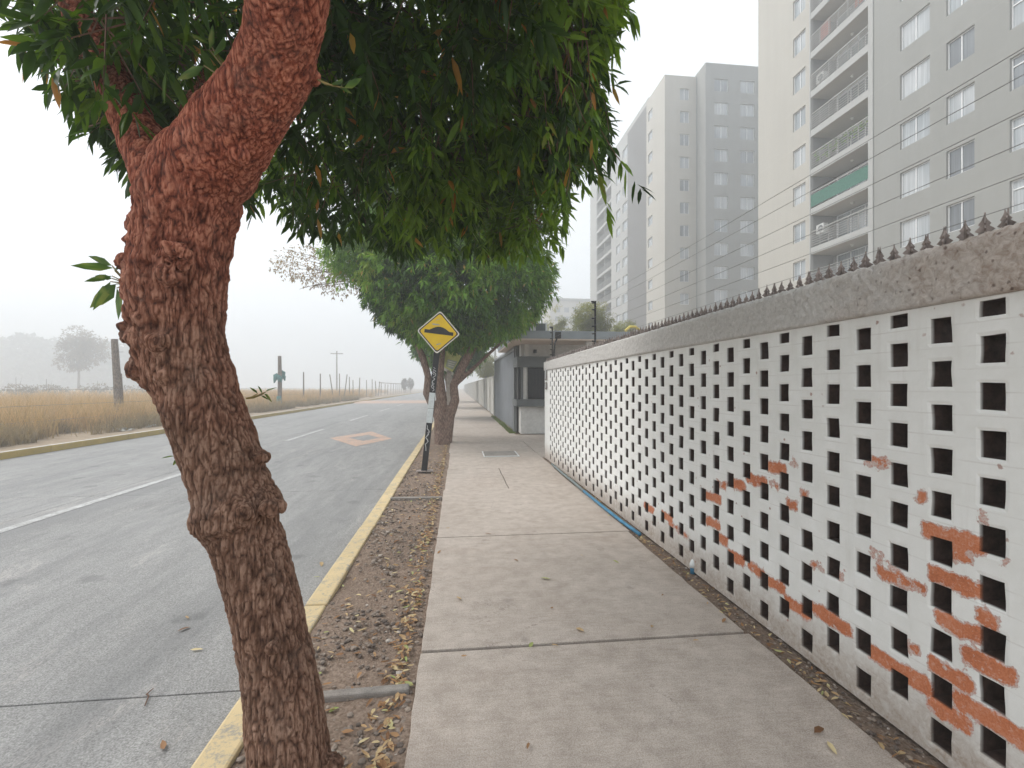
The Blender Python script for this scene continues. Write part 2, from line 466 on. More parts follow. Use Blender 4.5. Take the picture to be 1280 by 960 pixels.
M['mid_grey'] = simple('mid_grey_paint', (.13, .14, .142), .75, .15, 3, .15)
M['gate_grey'] = simple('gate_grey', (.24, .255, .275), .55, .1, 1.2)
M['panel_wall'] = mat_concrete('pale_concrete_panel', (.38, .37, .34), (.52, .51, .47), .7, .2)
M['glass_dark'] = simple('dark_glass', (.012, .012, .014), .35, .2, 1, 0, .3)

def facade(name, c, var=.05):
    m = Mt(name)
    n = m.noise(.13, 5, .6); f = m.noise(5, 5, .7); s = m.noise(2.2, 5, .6, aniso=(1, 1, .07))
    k = m.ramp(m.math('ADD', m.math('MULTIPLY', n, .4), m.math('ADD', m.math('MULTIPLY', f, .25), m.math('MULTIPLY', s, .35))),
               [(.35, tuple(x * (1 - var * 1.8) for x in c)), (.65, tuple(x * (1 + var) for x in c))])
    Z = m.xyz()[2]
    fr = m.math('FRACT', m.math('DIVIDE', m.math('SUBTRACT', Z, 14.78), 2.46))
    ln = m.ramp(m.math('ABSOLUTE', m.math('SUBTRACT', fr, .5)), [(.488, 0.0), (.496, 1.0)])
    k = m.mix(m.math('MULTIPLY', ln, .25), k, tuple(x * 1.25 for x in c))
    m.col(k); m.rough(.85, .2); m.bump(f, .15, .01); return m.m
M['fac_grey'] = facade('grey_render', (.285, .285, .268))
M['fac_cream'] = facade('cream_render', (.44, .42, .375))
M['fac_dark'] = facade('dark_grey_render', (.285, .288, .275))
M['balc'] = facade('balcony_grey', (.40, .40, .385))
M['ceil'] = simple('balcony_ceiling', (.46, .42, .36), .8, .05, 1)
M['recess'] = simple('recess_wall', (.30, .295, .285), .85, .06, 1)
M['frame'] = simple('white_window_frame', (.72, .73, .73), .4, .04)
M['frame_dark'] = simple('window_reveal', (.16, .155, .15), .8, .1)
def pane_mat(name, a, b):
    m = Mt(name)
    w = m.noise(2.4, 3, .5, aniso=(6, 6, .15)); r = m.noise(.35, 1)
    c = m.mix(m.ramp(r, [(.35, 0.0), (.65, 1.0)]), a, b)
    c = m.mix(.6, c, m.ramp(w, [(.3, .32), (.7, .68)]), 'OVERLAY')
    m.col(c); m.rough(.12, .8); return m.m
M['pane'] = pane_mat('curtained_pane', (.24, .27, .29), (.42, .44, .45))
M['pane_dark'] = pane_mat('uncurtained_pane', (.10, .11, .12), (.22, .24, .26))
M['rail'] = simple('pale_rail', (.36, .355, .34), .5, .05)
M['net'] = simple('green_net', (.03, .13, .09), .85, .3, 10)
M['red_cloth'] = simple('red_cloth', (.42, .16, .13), .8, .25, 6)
M['ac_white'] = simple('ac_white', (.60, .60, .58), .5, .05)
M['lamp_glass'] = simple('globe_lamp', (.75, .73, .68), .3, .03)
M['yellow_plastic'] = simple('yellow_plastic', (.60, .48, .08), .5)
M['green_leaf_small'] = leaf_mat('sprout_leaf', [(0, (.04, .09, .02)), (.6, (.09, .17, .035)), (1, (.24, .28, .08))], .3, .4)

# ------------------------------------------------------------------ SETTING: ground, road, kerbs, pavement
def ground_sheet():
    prof = [(-380, -.02), (-60, -.02), (-30, -.02), (-20, .02), (-14, .02), (-11.6, -.01), (-10.95, -.02), (-10.88, -.20), (-1.05, -.20), (-1.0, -.12), (1.9, -.06), (2.2, -.06), (8, -.06), (60, -.03), (380, -.03)]
    ys = [-30, -10, 0, 5, 10, 20, 40, 80, 160, 380]
    V = [(x, y, z) for y in ys for x, z in prof]
    n = len(prof); Fq = [(j*n+i, j*n+i+1, (j+1)*n+i+1, (j+1)*n+i) for j in range(len(ys)-1) for i in range(n-1)]
    return tag(mesh_np('ground', V, np.array(Fq), M['ground']), kind='structure')
ground_sheet()

ROADZ = -.13
mb = MB()   # road as slabs with open joints
yj = [-6.2, -1.9, 2.88, 8.25]
while yj[-1] < 300: yj.append(yj[-1] + 4.9)
for a_, b_ in zip(yj[:-1], yj[1:]):
    for x0, x1 in ((-10.72, -5.75), (-5.742, -1.12)):
        mb.box(x0, x1, a_ + .012, b_, -.185, ROADZ)
road = tag(mb.build('road', M['road'], bevel=.004), kind='structure')
mb = MB().box(-10.7, -1.13, -6, 300, -.19, ROADZ - .012)
tag(mb.build('road_joint_filler', M['joint']), kind='structure')

# hump across the road far off (orange painted)
mb = MB()
prof = [(50, 0), (51.2, .05), (52.5, .085), (54.5, .10), (56.5, .085), (58, .05), (59.2, 0)]
for (y0, z0), (y1, z1) in zip(prof[:-1], prof[1:]):
    mb.quad((-10.7, y0, ROADZ+.005+z0), (-1.2, y0, ROADZ+.005+z0), (-1.2, y1, ROADZ+.005+z1), (-10.7, y1, ROADZ+.005+z1))
tag(mb.build('speed_hump_paving', M['orange_mark']), kind='structure')

# painted marks
mb = MB()
dash = [(1.2, 10.2), (15.97, 20.1), (24.9, 29.6), (34.3, 38.9), (43.6, 48.3)]
y = 62
while y < 200: dash.append((y, y + 4.6)); y += 9.3
for y0, y1 in dash: mb.box(-5.50, -5.36, y0, y1, ROADZ + .001, ROADZ + .005)
tag(mb.build('lane_marking', M['white_mark']), kind='structure')
dm = [(-4.29, 16.65), (-3.30, 18.85), (-2.17, 16.2), (-2.94, 14.24)]
cx = sum(p[0] for p in dm) / 4; cy = sum(p[1] for p in dm) / 4
inn = [(cx + (x - cx) * .5 + .05, cy + (y - cy) * .42 + .1) for x, y in dm]
mb = MB()
for i in range(4):
    j = (i + 1) % 4
    mb.quad((*dm[i], ROADZ + .005), (*inn[i], ROADZ + .005), (*inn[j], ROADZ + .005), (*dm[j], ROADZ + .005))
tag(mb.build('diamond_road_marking', M['orange_mark']), kind='structure')

# near kerb
def kerb(name, x0, x1, z1, mat, seg, ystart, yend, mat_top=None, bev=.015):
    mb = MB(); y = ystart
    while y < yend:
        j = random.uniform(-.004, .004)
        mb.box(x0 + j, x1 + j, y + .006, min(y + seg, yend), -.19, z1 + random.uniform(-.004, .004)); y += seg
    return tag(mb.build(name, mat, bevel=bev), kind='structure')
kerb('near_kerb', -1.125, -.965, -.005, M['kerb_yellow'], 1.0, -4.33, 200)
kerb('far_kerb', -10.88, -10.72, .035, M['kerb_yellow_far'], 1.0, -6, 250)
mb = MB(); y = -6
while y < 250: mb.box(-10.875, -10.728, y + .01, y + .99, .036, .040); y += 1
tag(mb.build('far_kerb_top', M['kerb_top_far']), kind='structure')

# planting strip
def strip_surface(name, x0, x1, y0, y1, step, amp, base, seed, edge=0):
    xs = np.arange(x0, x1 + step * .5, step); ys = np.arange(y0, y1, step)
    Xg, Yg = np.meshgrid(xs, ys); P = np.stack([Xg.ravel(), Yg.ravel(), np.zeros(Xg.size)], 1)
    z = base + amp * (fbm(P * 2.2, 3, seed) - .5) * 2 + amp * .5 * (fbm(P * 14, 2, seed + 5) - .5)
    P[:, 2] = z
    n = len(xs); i = np.arange(len(ys) - 1)[:, None] * n + np.arange(n - 1)[None, :]
    i = i.ravel(); Fq = np.stack([i, i + 1, i + n + 1, i + n], 1)
    return tag(mesh_np(name, P, Fq, M['dirt'], smooth=True), kind='structure'), P
strip_surface('planting_strip', -1.0, -.2, .4, 14, .02, .022, -.035, 3)
strip_surface('planting_strip_beyond', -1.0, -.2, 13.98, 160, .35, .02, -.035, 4)
strip_surface('wall_foot_dirt', 1.78, 2.16, .8, 11.2, .02, .014, -.022, 8)
# low concrete edgings across the strip
for p0, p1 in (((398, 868), (512, 858)), ((488, 622), (553, 621))):
    a0, a1 = gnd(*p0), gnd(*p1)
    d = Vector(a1) - Vector(a0)
    mb = MB()
    Mx = Matrix.Translation(Vector(a0)) @ Matrix.Rotation(math.atan2(d.y, d.x), 4, 'Z')
    mb.box(0, d.length, -.03, .03, -.08, .004, Mx)
    tag(mb.build('strip_edging', M['gutter'], bevel=.012), kind='structure')

# sidewalk slabs
SWJ = [-1.6, .68, 2.93, 5.13, 7.49, 9.35]
while SWJ[-1] < 170: SWJ.append(SWJ[-1] + 2.3)
def slab(mb, x0, x1, y0, y1, z, tl=0):
    nx = max(2, int((x1 - x0) / .12)); ny = 2 if y0 > 16 else max(2, int((y1 - y0) / .12))
    xs = np.linspace(x0, x1, nx); ys = np.linspace(y0, y1, ny)
    vs = []; 
    for y in ys:
        for i, x in enumerate(xs):
            e = 0
            if y0 < 12 and i in (0, nx - 1):
                e = .012 * (vnoise(np.array([[x * 9, y * 7, 3.]]), 2)[0] - .5)
            vs.append((x + e, y, z + tl * (y - y0)))
    fs = [(j*nx+i, j*nx+i+1, (j+1)*nx+i+1, (j+1)*nx+i) for j in range(ny-1) for i in range(nx-1)]
    b = len(vs)
    # skirts
    per = list(range(nx)) + [j*nx+nx-1 for j in range(1, ny)] + [(ny-1)*nx+i for i in range(nx-2, -1, -1)] + [j*nx for j in range(ny-2, 0, -1)]
    sk = [(vs[i][0], vs[i][1], -.1) for i in per]
    m_ = len(per)
    fs += [(per[i], b+i, b+(i+1) % m_, per[(i+1) % m_]) for i in range(m_)]
    mb.add(vs + sk, fs)
mb = MB()
for k, (a_, b_) in enumerate(zip(SWJ[:-1], SWJ[1:])):
    g = .012 if k != 2 else .018
    xr = 1.86 + (.02 if k % 2 else 0)
    z = random.uniform(-.004, .004) + (-.006 if k == 1 else 0)
    if abs(a_ - 7.49) < .01:      # small panel with the cover cut in it
        slab(mb, -.21, .78, a_ + g, 8.4, z); slab(mb, -.21, .78, 8.41, b_, z); slab(mb, .795, xr, a_ + g, b_, z)
    elif 9.3 < a_ < 11.6:
        slab(mb, -.20, xr, a_ + g, b_, z)
    else:
        slab(mb, -.225, xr, a_ + g * 1.3, b_, z)
tag(mb.build('sidewalk', M['sidewalk'], bevel=.004), kind='structure')
mb = MB().box(-.2, 1.84, -1.5, 175, -.06, -.02)
tag(mb.build('sidewalk_joint_filler', M['joint']), kind='structure')
mb = MB()
slab(mb, 1.885, 3.9, 10.75, 13.2, -.004); slab(mb, 1.885, 3.9, 13.22, 15.8, -.003); slab(mb, 3.92, 9, 10.75, 15.8, -.003)
tag(mb.build('driveway', M['sidewalk']), kind='structure')

# utility cover in the sidewalk
uc = empty('utility_cover', (.98, 11.3, 0), 'rectangular grey metal utility cover with pale front edge set in the sidewalk', 'utility cover')
mb = MB().box(-.37, .37, -.42, .42, .004, .016); mb.build('cover_plate', M['gutter'], uc, bevel=.004)
mb = MB().box(-.39, .39, -.46, -.425, .003, .02).box(-.41, -.385, -.46, .45, .003, .012).box(.385, .41, -.46, .45, .003, .012).box(-.41, .41, .425, .45, .003, .012)
mb.build('cover_frame', M['frame'], uc)

# ------------------------------------------------------------------ leaf generators
def unit(v): return v / (np.linalg.norm(v, axis=1, keepdims=True) + 1e-9)

def leaf_mesh(name, P, D, mat, parent, nleaf=8, tlen=.2, llen=.11, wid=.024, droop=.5, detail=2, tintf=None, spread=1.0, rng=RNG, clump=None):
    """leaves set along twigs that start at P and point along D; returns the mesh object"""
    N = len(P)
    P = np.repeat(P, nleaf, 0); D0 = np.repeat(D, nleaf, 0); K = N * nleaf
    ct = np.repeat(clump if clump is not None else rng.random(N), nleaf)
    t = rng.random(K) ** .6
    B = P + D0 * (t * tlen)[:, None]
    r = rng.normal(size=(K, 3)); side = unit(r - D0 * (r * D0).sum(1, keepdims=True))
    d = unit(D0 * (.25 + .8 * t)[:, None] + side * spread + np.array([0, 0, -droop]) * rng.uniform(.4, 1.4, (K, 1)))
    up = np.array([[0, 0, 1.0]]) + rng.normal(size=(K, 3)) * .45
    w = unit(np.cross(d, up)); nrm = np.cross(w, d)
    L = llen * rng.uniform(.55, 1.15, K); W = wid * rng.uniform(.75, 1.2, K) * (L / llen) ** .5
    dr = L * rng.uniform(.05, .28, K)
    def at(f, s, fold):
        return B + d * (L * f)[:, None] + w * (W * s)[:, None] + nrm * (W * fold)[:, None] - np.array([0, 0, 1.0]) * (dr * f * f)[:, None]
    if detail == 2:
        rows = [at(0, 0, 0), at(.32, 1, .25), at(.32, -1, .25), at(.32, 0, -.1), at(.68, .85, .22), at(.68, -.85, .22), at(.68, 0, -.1), at(1, 0, 0)]
        V = np.stack(rows, 1).reshape(-1, 3); o = np.arange(K)[:, None] * 8
        tri = np.concatenate([o + [0, 3, 1], o + [0, 2, 3], o + [4, 6, 7], o + [6, 5, 7]])
        qd = np.concatenate([o + [1, 3, 6, 4], o + [3, 2, 5, 6]])
        n = 8; faces = [tri, qd]
    else:
        rows = [at(0, 0, 0), at(.45, 1, .2), at(.45, -1, .2), at(1, 0, 0)]
        V = np.stack(rows, 1).reshape(-1, 3); o = np.arange(K)[:, None] * 4
        faces = [np.concatenate([o + [0, 2, 1], o + [1, 2, 3]])]; n = 4
    tint = np.clip(ct * .75 + rng.random(K) * .3 - .04, 0, 1)
    sp = rng.random(K); tint = np.where(sp > .985, .975 + .025 * rng.random(K), np.minimum(tint, .94))
    if tintf is not None: tint = tintf(B, tint)
    return mesh_np(name, V, faces, mat, parent, smooth=(detail == 2), tint=np.repeat(tint, n))

def sample_blobs(blobs, n, shell=.45, seed=0, gap=.42, gscale=1.4, rng=RNG):
    """points in a union of ellipsoids (c, r); returns P and outward dirs, with noise gaps and shell bias"""
    vol = np.array([b[1][0] * b[1][1] * b[1][2] for b in blobs]); pr = vol / vol.sum()
    out = []; dirs = []
    got = 0
    while got < n:
        k = rng.choice(len(blobs), n, p=pr)
        u = unit(rng.normal(size=(n, 3))); r = rng.random(n) ** (1 / 3.)
        r = np.where(rng.random(n) < shell, .78 + .22 * rng.random(n), r)
        C = np.array([b[0] for b in blobs])[k]; R = np.array([b[1] for b in blobs])[k]
        rn = 1 + .22 * (fbm(u * 2.1 + k[:, None] * 7, 3, seed) - .5) * 2
        P = C + u * R * (r * rn)[:, None]
        g = fbm(P * gscale, 3, seed + 9)
        keep = g > gap
        out.append(P[keep]); dirs.append(u[keep]); got += keep.sum()
    P = np.concatenate(out)[:n]; U = np.concatenate(dirs)[:n]
    return P, U

def twigs(name, P, D, L, r, mat, parent, n=3):
    K = len(P); a = unit(np.cross(D, RNG.normal(size=(K, 3)))); b = np.cross(D, a)
    E = P + D * L[:, None]; S = P - D * (L * .8)[:, None]
    rows = []
    for q, rr in ((S, r * 1.3), (P, r), (E, r * .4)):
        for k in range(n):
            t = 2 * pi * k / n; rows.append(q + (a * cos(t) + b * sin(t)) * rr)
    V = np.stack(rows, 1).reshape(-1, 3); o = np.arange(K)[:, None] * (3 * n); fs = []
    for lv in range(2):
        for k in range(n):
            fs.append(o + [lv*n+k, lv*n+(k+1) % n, (lv+1)*n+(k+1) % n, (lv+1)*n+k])
    return mesh_np(name, V, np.concatenate(fs), mat, parent)

# ------------------------------------------------------------------ FOREGROUND TREE
def remeshed(mb, voxel, smooth_it=3):
    me = bpy.data.meshes.new('tmp'); me.from_pydata(mb.v, [], mb.f); me.update()
    o = bpy.data.objects.new('tmp', me); COL.objects.link(o)
    m = o.modifiers.new('r', 'REMESH'); m.mode = 'VOXEL'; m.voxel_size = voxel
    s = o.modifiers.new('s', 'SMOOTH'); s.iterations = smooth_it; s.factor = .5
    dg = bpy.context.evaluated_depsgraph_get(); ev = o.evaluated_get(dg); m2 = ev.to_mesh()
    V = np.zeros(len(m2.vertices) * 3, dtype=np.float32); m2.vertices.foreach_get('co', V); V = V.reshape(-1, 3).astype(float)
    N = np.zeros_like(V, dtype=np.float32).ravel(); m2.vertices.foreach_get('normal', N); N = N.reshape(-1, 3).astype(float)
    fs = [tuple(p.vertices) for p in m2.polygons]
    ev.to_mesh_clear(); bpy.data.objects.remove(o); bpy.data.meshes.remove(me)
    q = np.array([f for f in fs if len(f) == 4]); t = np.array([f for f in fs if len(f) == 3])
    return V, N, [a for a in (q, t) if len(a)]

t1 = empty('street_tree', (-.6, 1.85, -.03), 'large leaning street tree with knotted reddish bark in the foreground planting strip', 'tree', 'street trees in the planting strip')
T1 = Vector((-.6, 1.85, -.03))
SHRINK = .93
def limb(mb, specs, n=28):
    pts = [pt(x, y, d) for x, y, w, d in specs]
    rad = [w / 2 / F * d * SHRINK / sqrt(1 + ((x - 640) / F) ** 2) ** 1.0 for x, y, w, d in specs]
    # smooth by catmull-rom
    P2 = []; R2 = []
    for i in range(len(pts) - 1):
        p0, p1, p2, p3 = pts[max(i-1, 0)], pts[i], pts[i+1], pts[min(i+2, len(pts)-1)]
        for k in range(5):
            t = k / 5
            P2.append(.5 * ((2*p1) + (-p0+p2)*t + (2*p0-5*p1+4*p2-p3)*t*t + (-p0+3*p1-3*p2+p3)*t**3)); R2.append(rad[i] * (1-t) + rad[i+1] * t)
    P2.append(pts[-1]); R2.append(rad[-1]); mb.tube(P2, R2, n)
mb = MB()
D0 = 1.92
main = [(368, 1045, 150, D0), (364, 985, 124, D0), (361, 940, 112, D0), (352, 860, 104, D0), (338, 787, 97, D0), (319, 705, 100, D0), (305, 664, 104, D0), (300, 648, 126, D0), (297, 634, 130, D0), (292, 618, 114, D0), (286, 600, 111, D0),
        (268, 545, 112, D0), (245, 485, 118, D0), (230, 445, 128, D0), (222, 400, 136, D0), (223, 340, 142, D0), (229, 290, 141, D0), (240, 245, 146, D0 - .02), (250, 205, 128, D0 - .04), (262, 185, 90, D0 - .05)]
limb(mb, main)
limb(mb, [(240, 245, 120, D0 - .02), (264, 205, 134, D0 - .06), (293, 160, 122, D0 - .12), (328, 112, 108, D0 - .2), (350, 60, 104, D0 - .27), (359, 0, 112, D0 - .35), (366, -80, 112, D0 - .42), (380, -200, 100, D0 - .5), (420, -330, 80, D0 - .45)])
limb(mb, [(225, 260, 110, D0), (195, 205, 84, D0 + .05), (165, 150, 66, D0 + .12), (130, 80, 56, D0 + .2), (95, 10, 50, D0 + .3), (60, -70, 40, D0 + .5)])
limb(mb, [(240, 215, 80, D0 + .05), (262, 130, 60, D0 + .5), (300, 80, 52, D0 + 1.0), (380, 60, 48, D0 + 1.6), (450, 40, 40, D0 + 2.3)])
# knobs and burls
def blob(mb, c, r, n=8, m=6, sq=(1, 1, 1)):
    vs = []; fs = []
    for j in range(m + 1):
        ph = pi * j / m
        for k in range(n):
            a = 2*pi*k/n; vs.append(Vector(c) + Vector((sin(ph)*cos(a)*r*sq[0], sin(ph)*sin(a)*r*sq[1], cos(ph)*r*sq[2])))
    for j in range(m):
        for k in range(n): fs.append((j*n+k, j*n+(k+1) % n, (j+1)*n+(k+1) % n, (j+1)*n+k))
    mb.add(vs, fs)
for x, y, w, d in [(247, 641, 18, D0-.06), (275, 642, 24, D0-.12), (305, 640, 24, D0-.13), (335, 636, 22, D0-.09), (350, 630, 14, D0-.02), (328, 572, 18, D0),
                   (178, 462, 34, D0-.04), (192, 478, 24, D0-.08), (168, 415, 34, D0-.03), (182, 398, 34, D0-.12), (200, 425, 30, D0-.15), (163, 330, 26, D0), (225, 318, 34, D0-.17), (170, 280, 22, D0-.05), (210, 345, 26, D0-.17),
                   (394, 99, 12, D0-.2), (340, 810, 16, D0-.14), (414, 958, 30, D0), (300, 195, 24, D0 - .18), (205, 470, 18, D0-.14)]:
    blob(mb, pt(x, y, d), w / F * d * .52)
V, N, fcs = remeshed(mb, .0042, 11)
rng = np.random.default_rng(5)
q = V.copy(); wq = q + .018 * np.stack([fbm(q * 9, 2, s_) - .5 for s_ in (21, 22, 23)], 1) * 2
sc_ = np.array([1, 1, .26])
warp = np.stack([fbm(q * np.array([26, 26, 9.]), 2, s_) - .5 for s_ in (24, 25, 26)], 1)
wq = q + .022 * warp + .018 * np.stack([fbm(q * 9, 2, s_) - .5 for s_ in (21, 22, 23)], 1)
sc_ = np.array([1, 1, .15])
n1 = vnoise(wq * sc_ * 86, 31); n1b = vnoise(wq * np.array([1, 1, .30]) * 112 + 9, 33); n2 = vnoise(wq * np.array([1, 1, .5]) * 190, 37); n3 = fbm(wq * 12, 3, 41)
r1 = np.abs(n1 * 2 - 1); r2 = np.abs(n1b * 2 - 1)
ridge = np.clip(np.minimum(r1 * 2.0, r2 * 2.6 + .25), 0, 1) ** .7      # 0 in the fissures, 1 on the plates
rz = np.clip((V[:, 2] - 1.9) / .7, 0, 1)
amp = .0078 * (1 - .35 * rz)
rough_knot = np.clip(1 - np.abs(V[:, 2] - 2.2) / .55, 0, 1) * 1.0 + np.clip(1 - np.abs(V[:, 2] - 1.10) / .07, 0, 1) * 1.7
for (x_, y_, d_, r_) in [(178, 465, D0, .16), (178, 405, D0 - .05, .17), (335, 575, D0, .07), (165, 320, D0, .12), (215, 330, D0 - .17, .12), (396, 97, D0 - .2, .05)]:
    rough_knot = rough_knot + 1.3 * np.exp(-(np.linalg.norm(V - np.array(pt(x_, y_, d_)), axis=1) / r_) ** 2)
rough_knot = np.minimum(rough_knot, 1.9)
kn = fbm(wq * np.array([26, 26, 18]), 3, 51)
disp = amp * (ridge - .6) * (1 - .3 * np.minimum(rough_knot, 1)) + .003 * (n2 - .5) + .016 * (n3 - .5) + rough_knot * .034 * (kn - .5)
ridge = np.clip(ridge - .5 * np.clip(.5 - kn, 0, 1) * rough_knot, 0, 1)
V2 = V + N * disp[:, None]
# two scars where limbs were cut
for (x, y, d, rr, dep) in [(225, 318, D0 - .2, .042, .018), (195, 408, D0 - .17, .035, .03), (212, 478, D0 - .17, .025, .025)]:
    c = np.array(pt(x, y, d)); dist = np.linalg.norm(V2 - c, axis=1)
    V2 -= N * (dep * np.exp(-(dist / rr) ** 2))[:, None]
tr = mesh_np('trunk', V2 - np.array(T1), fcs, M['bark1'], t1, smooth=True, attr={'ridge': ridge * .75 + .25 * n2})

# crown of the foreground tree
blobs1 = [((-.6, 3.2, 4.15), (1.7, 2.5, 1.25)), ((.15, 4.1, 3.8), (1.05, 1.5, .95)), ((-1.3, 2.7, 3.65), (.8, 1.0, .72)), ((.25, 3.1, 3.95), (.72, 1.2, 1.0)), ((-.5, 4.6, 3.75), (1.2, 1.1, .72)),
          ((-.8, 1.8, 4.6), (1.5, 1.3, .9)), (tuple(pt(690, 285, 4.3)), (.3, .5, .42)), (tuple(pt(725, 170, 3.9)), (.28, .6, .6)), (tuple(pt(128, 175, 2.35)), (.2, .3, .3)), (tuple(pt(85, 110, 2.35)), (.25, .35, .3)), (tuple(pt(60, 50, 2.5)), (.3, .35, .3)), (tuple(pt(150, 215, 2.2)), (.12, .2, .16))]
P, U = sample_blobs(blobs1, 7000, shell=.40, seed=3, gap=.485, gscale=3.4)
Dv = unit(U + RNG.normal(size=U.shape) * .5 + np.array([0, 0, -.35]))
# keep the space round the lens free
cam = np.array([0, 0, 1.6]); ok = (np.linalg.norm(P - cam, axis=1) > 1.55)
lat = P[:, 0] * CA - P[:, 1] * SA; dep = P[:, 0] * SA + P[:, 1] * CA
def near_path(P, a, b, r):
    a = np.array(a); b = np.array(b); t = np.clip(((P - a) @ (b - a)) / ((b - a) @ (b - a)), 0, 1)
    return np.linalg.norm(P - (a + t[:, None] * (b - a)), axis=1) < r
ok &= ~near_path(P, pt(250, 215, 1.85), pt(359, 0, 1.55), .42)
ok &= ~near_path(P, pt(359, 0, 1.55), pt(366, -80, 1.5), .35)
def proj(P):
    l_ = P[:, 0] * CA - P[:, 1] * SA; d_ = P[:, 0] * SA + P[:, 1] * CA; d_s_ = np.maximum(d_, .2)
    return 640 + F * l_ / d_s_, HZ - F * (P[:, 2] - CH) / d_s_, d_
def in_shape(P):
    # how far the crown spreads sideways at each height, wider with height; drooping tips need a margin
    x_, y_, d_ = proj(P)
    lft = np.interp(y_, [-200, 0, 60, 120, 180, 250, 275, 276], [-60, 40, 66, 112, 150, 190, 230, 330])
    rgt = np.interp(y_, [-200, 0, 80, 130, 200, 225, 260, 300, 330], [790, 752, 750, 738, 738, 705, 690, 682, 664])
    bot = np.interp(x_, [0, 300, 345, 430, 560, 640, 700, 780], [260, 288, 280, 292, 298, 300, 310, 200]) + 46 * (fbm(P * 2.6, 2, 14) - .58)
    return ((x_ > lft) & (x_ < rgt) & (y_ < bot)) | (d_ < .4)
ok &= in_shape(P) & (vnoise(P * 5.5, 88) > .22)
P, U, Dv = P[ok], U[ok], Dv[ok]
xq = [(tuple(pt(140, 45, 1.78)), (.13, .12, .16)), (tuple(pt(95, 10, 1.9)), (.2, .15, .18)), (tuple(pt(205, 60, 2.1)), (.2, .2, .2)), (tuple(pt(128, 175, 2.35)), (.16, .3, .26)), (tuple(pt(90, 115, 2.35)), (.2, .35, .28)), (tuple(pt(65, 60, 2.5)), (.25, .35, .28)), (tuple(pt(148, 218, 2.2)), (.09, .2, .13)), (tuple(pt(705, 120, 3.8)), (.25, .5, .5)), (tuple(pt(665, 280, 4.2)), (.25, .45, .3))]
P3, U3 = sample_blobs(xq, 900, shell=.5, seed=31, gap=.36, gscale=3)
k3 = in_shape(P3); P3 = P3[k3]; U3 = U3[k3]
P = np.concatenate([P, P3]); U = np.concatenate([U, U3]); Dv = np.concatenate([Dv, unit(U3 + RNG.normal(size=U3.shape) * .4 + np.array([-.1, 0, -.5]))])
cl = fbm(P * 1.1, 3, 77); cl = np.clip((cl - .3) / .4, 0, 1)
def tint1(B, t):
    return t
leaf_mesh('crown', P - np.array(T1), Dv, M['leaf'], t1, nleaf=9, tlen=.20, llen=.125, wid=.0155, droop=.55, detail=2, clump=cl * .8)
k = RNG.random(len(P)) < .35
twigs('twigs', P[k] - np.array(T1), Dv[k], np.full(k.sum(), .2), .0028, M['twig'], t1)
# hanging shoots at the right rim
mb = MB(); hp = []; hd = []
for i in range(48):
    px = random.uniform(672, 735); d = random.uniform(2.7, 3.6); top = pt(px, random.uniform(-60, 60), d); L = random.uniform(.4, 1.15)
    pts = [top]; v = Vector((random.uniform(-.1, .1), random.uniform(-.1, .1), -1))
    for s_ in range(6):
        pts.append(pts[-1] + v.normalized() * L / 6); v += Vector((random.uniform(-.25, .25), random.uniform(-.25, .25), 0))
        if s_ > 1: hp.append(pts[-1]); hd.append(v.normalized())
    mb.tube([p - T1 for p in pts], [.006, .005, .0045, .004, .003, .003, .002], 4)
mb.build('hanging_shoots', M['twig'], t1)
leaf_mesh('hanging_leaves', np.array([tuple(p) for p in hp]) - np.array(T1), np.array([tuple(p) for p in hd]), M['leaf'], t1, nleaf=5, tlen=.12, llen=.13, wid=.014, droop=1.0)

def sprout(px, py, d, ends, parent, origin, leafpx=28, name='sprout'):
    """a little shoot: ends = [(px,py)] tips of leaves from the start point"""
    mbs = MB(); s0 = pt(px, py, d); stem_end = None
    Lp = []; Ld = []
    o = empty  # noqa
    vs = []; fs = []; 
    for k, (sx, sy, ex, ey) in enumerate(ends):
        a = pt(sx, sy, d - .02 * (k % 3)); b = pt(ex, ey, d - .05 + .05 * (k % 3))
        dd = b - a; L = dd.length; u = dd.normalized(); w = u.cross(Vector((SA, CA, .5))).normalized(); n = w.cross(u); W = L * .125
        base = len(vs)
        for f, s_, fo in [(0, 0, 0), (.35, 1, .3), (.35, -1, .3), (.35, 0, 0), (.7, .75, .25), (.7, -.75, .25), (.7, 0, 0), (1, 0, 0)]:
            vs.append(a + u * L * f + w * W * s_ + n * W * fo)
        fs += [tuple(base + i for i in f) for f in [(0, 3, 1), (0, 2, 3), (1, 3, 6, 4), (3, 2, 5, 6), (4, 6, 7), (6, 5, 7)]]
        mbs.tube([s0 - origin, (s0 + a) / 2 - origin + Vector((0, 0, -.004)), a - origin], [.0035, .0028, .002], 5)
    st = mbs.build('shoot', M['twig_green'], parent)
    m2 = MB(); m2.add([v - origin for v in vs], fs); lo = m2.build('shoot_leaves', M['green_leaf_small'], st, smooth=True)
    a = lo.data.attributes.new('tint', 'FLOAT', 'POINT'); a.data.foreach_set('value', [random.choice((.1, .5, .9)) for _ in range(len(vs) // 8) for _k in range(8)])
sprout(160, 352, 1.9, [(142, 335, 88, 332), (140, 332, 110, 320), (143, 338, 152, 322), (140, 345, 105, 352), (138, 352, 116, 388), (145, 355, 112, 385), (146, 360, 148, 400), (140, 348, 118, 345)], t1, T1)
sprout(308, 498, 1.9, [(322, 492, 312, 484), (328, 492, 322, 482), (332, 490, 347, 484), (330, 492, 340, 503), (326, 494, 336, 500)], t1, T1)
sprout(222, 570, 1.88, [(218, 570, 201, 573), (221, 574, 216, 582)], t1, T1)
sprout(398, 100, 1.6, [(430, 110, 452, 98), (425, 109, 440, 117), (415, 106, 428, 98)], t1, T1)
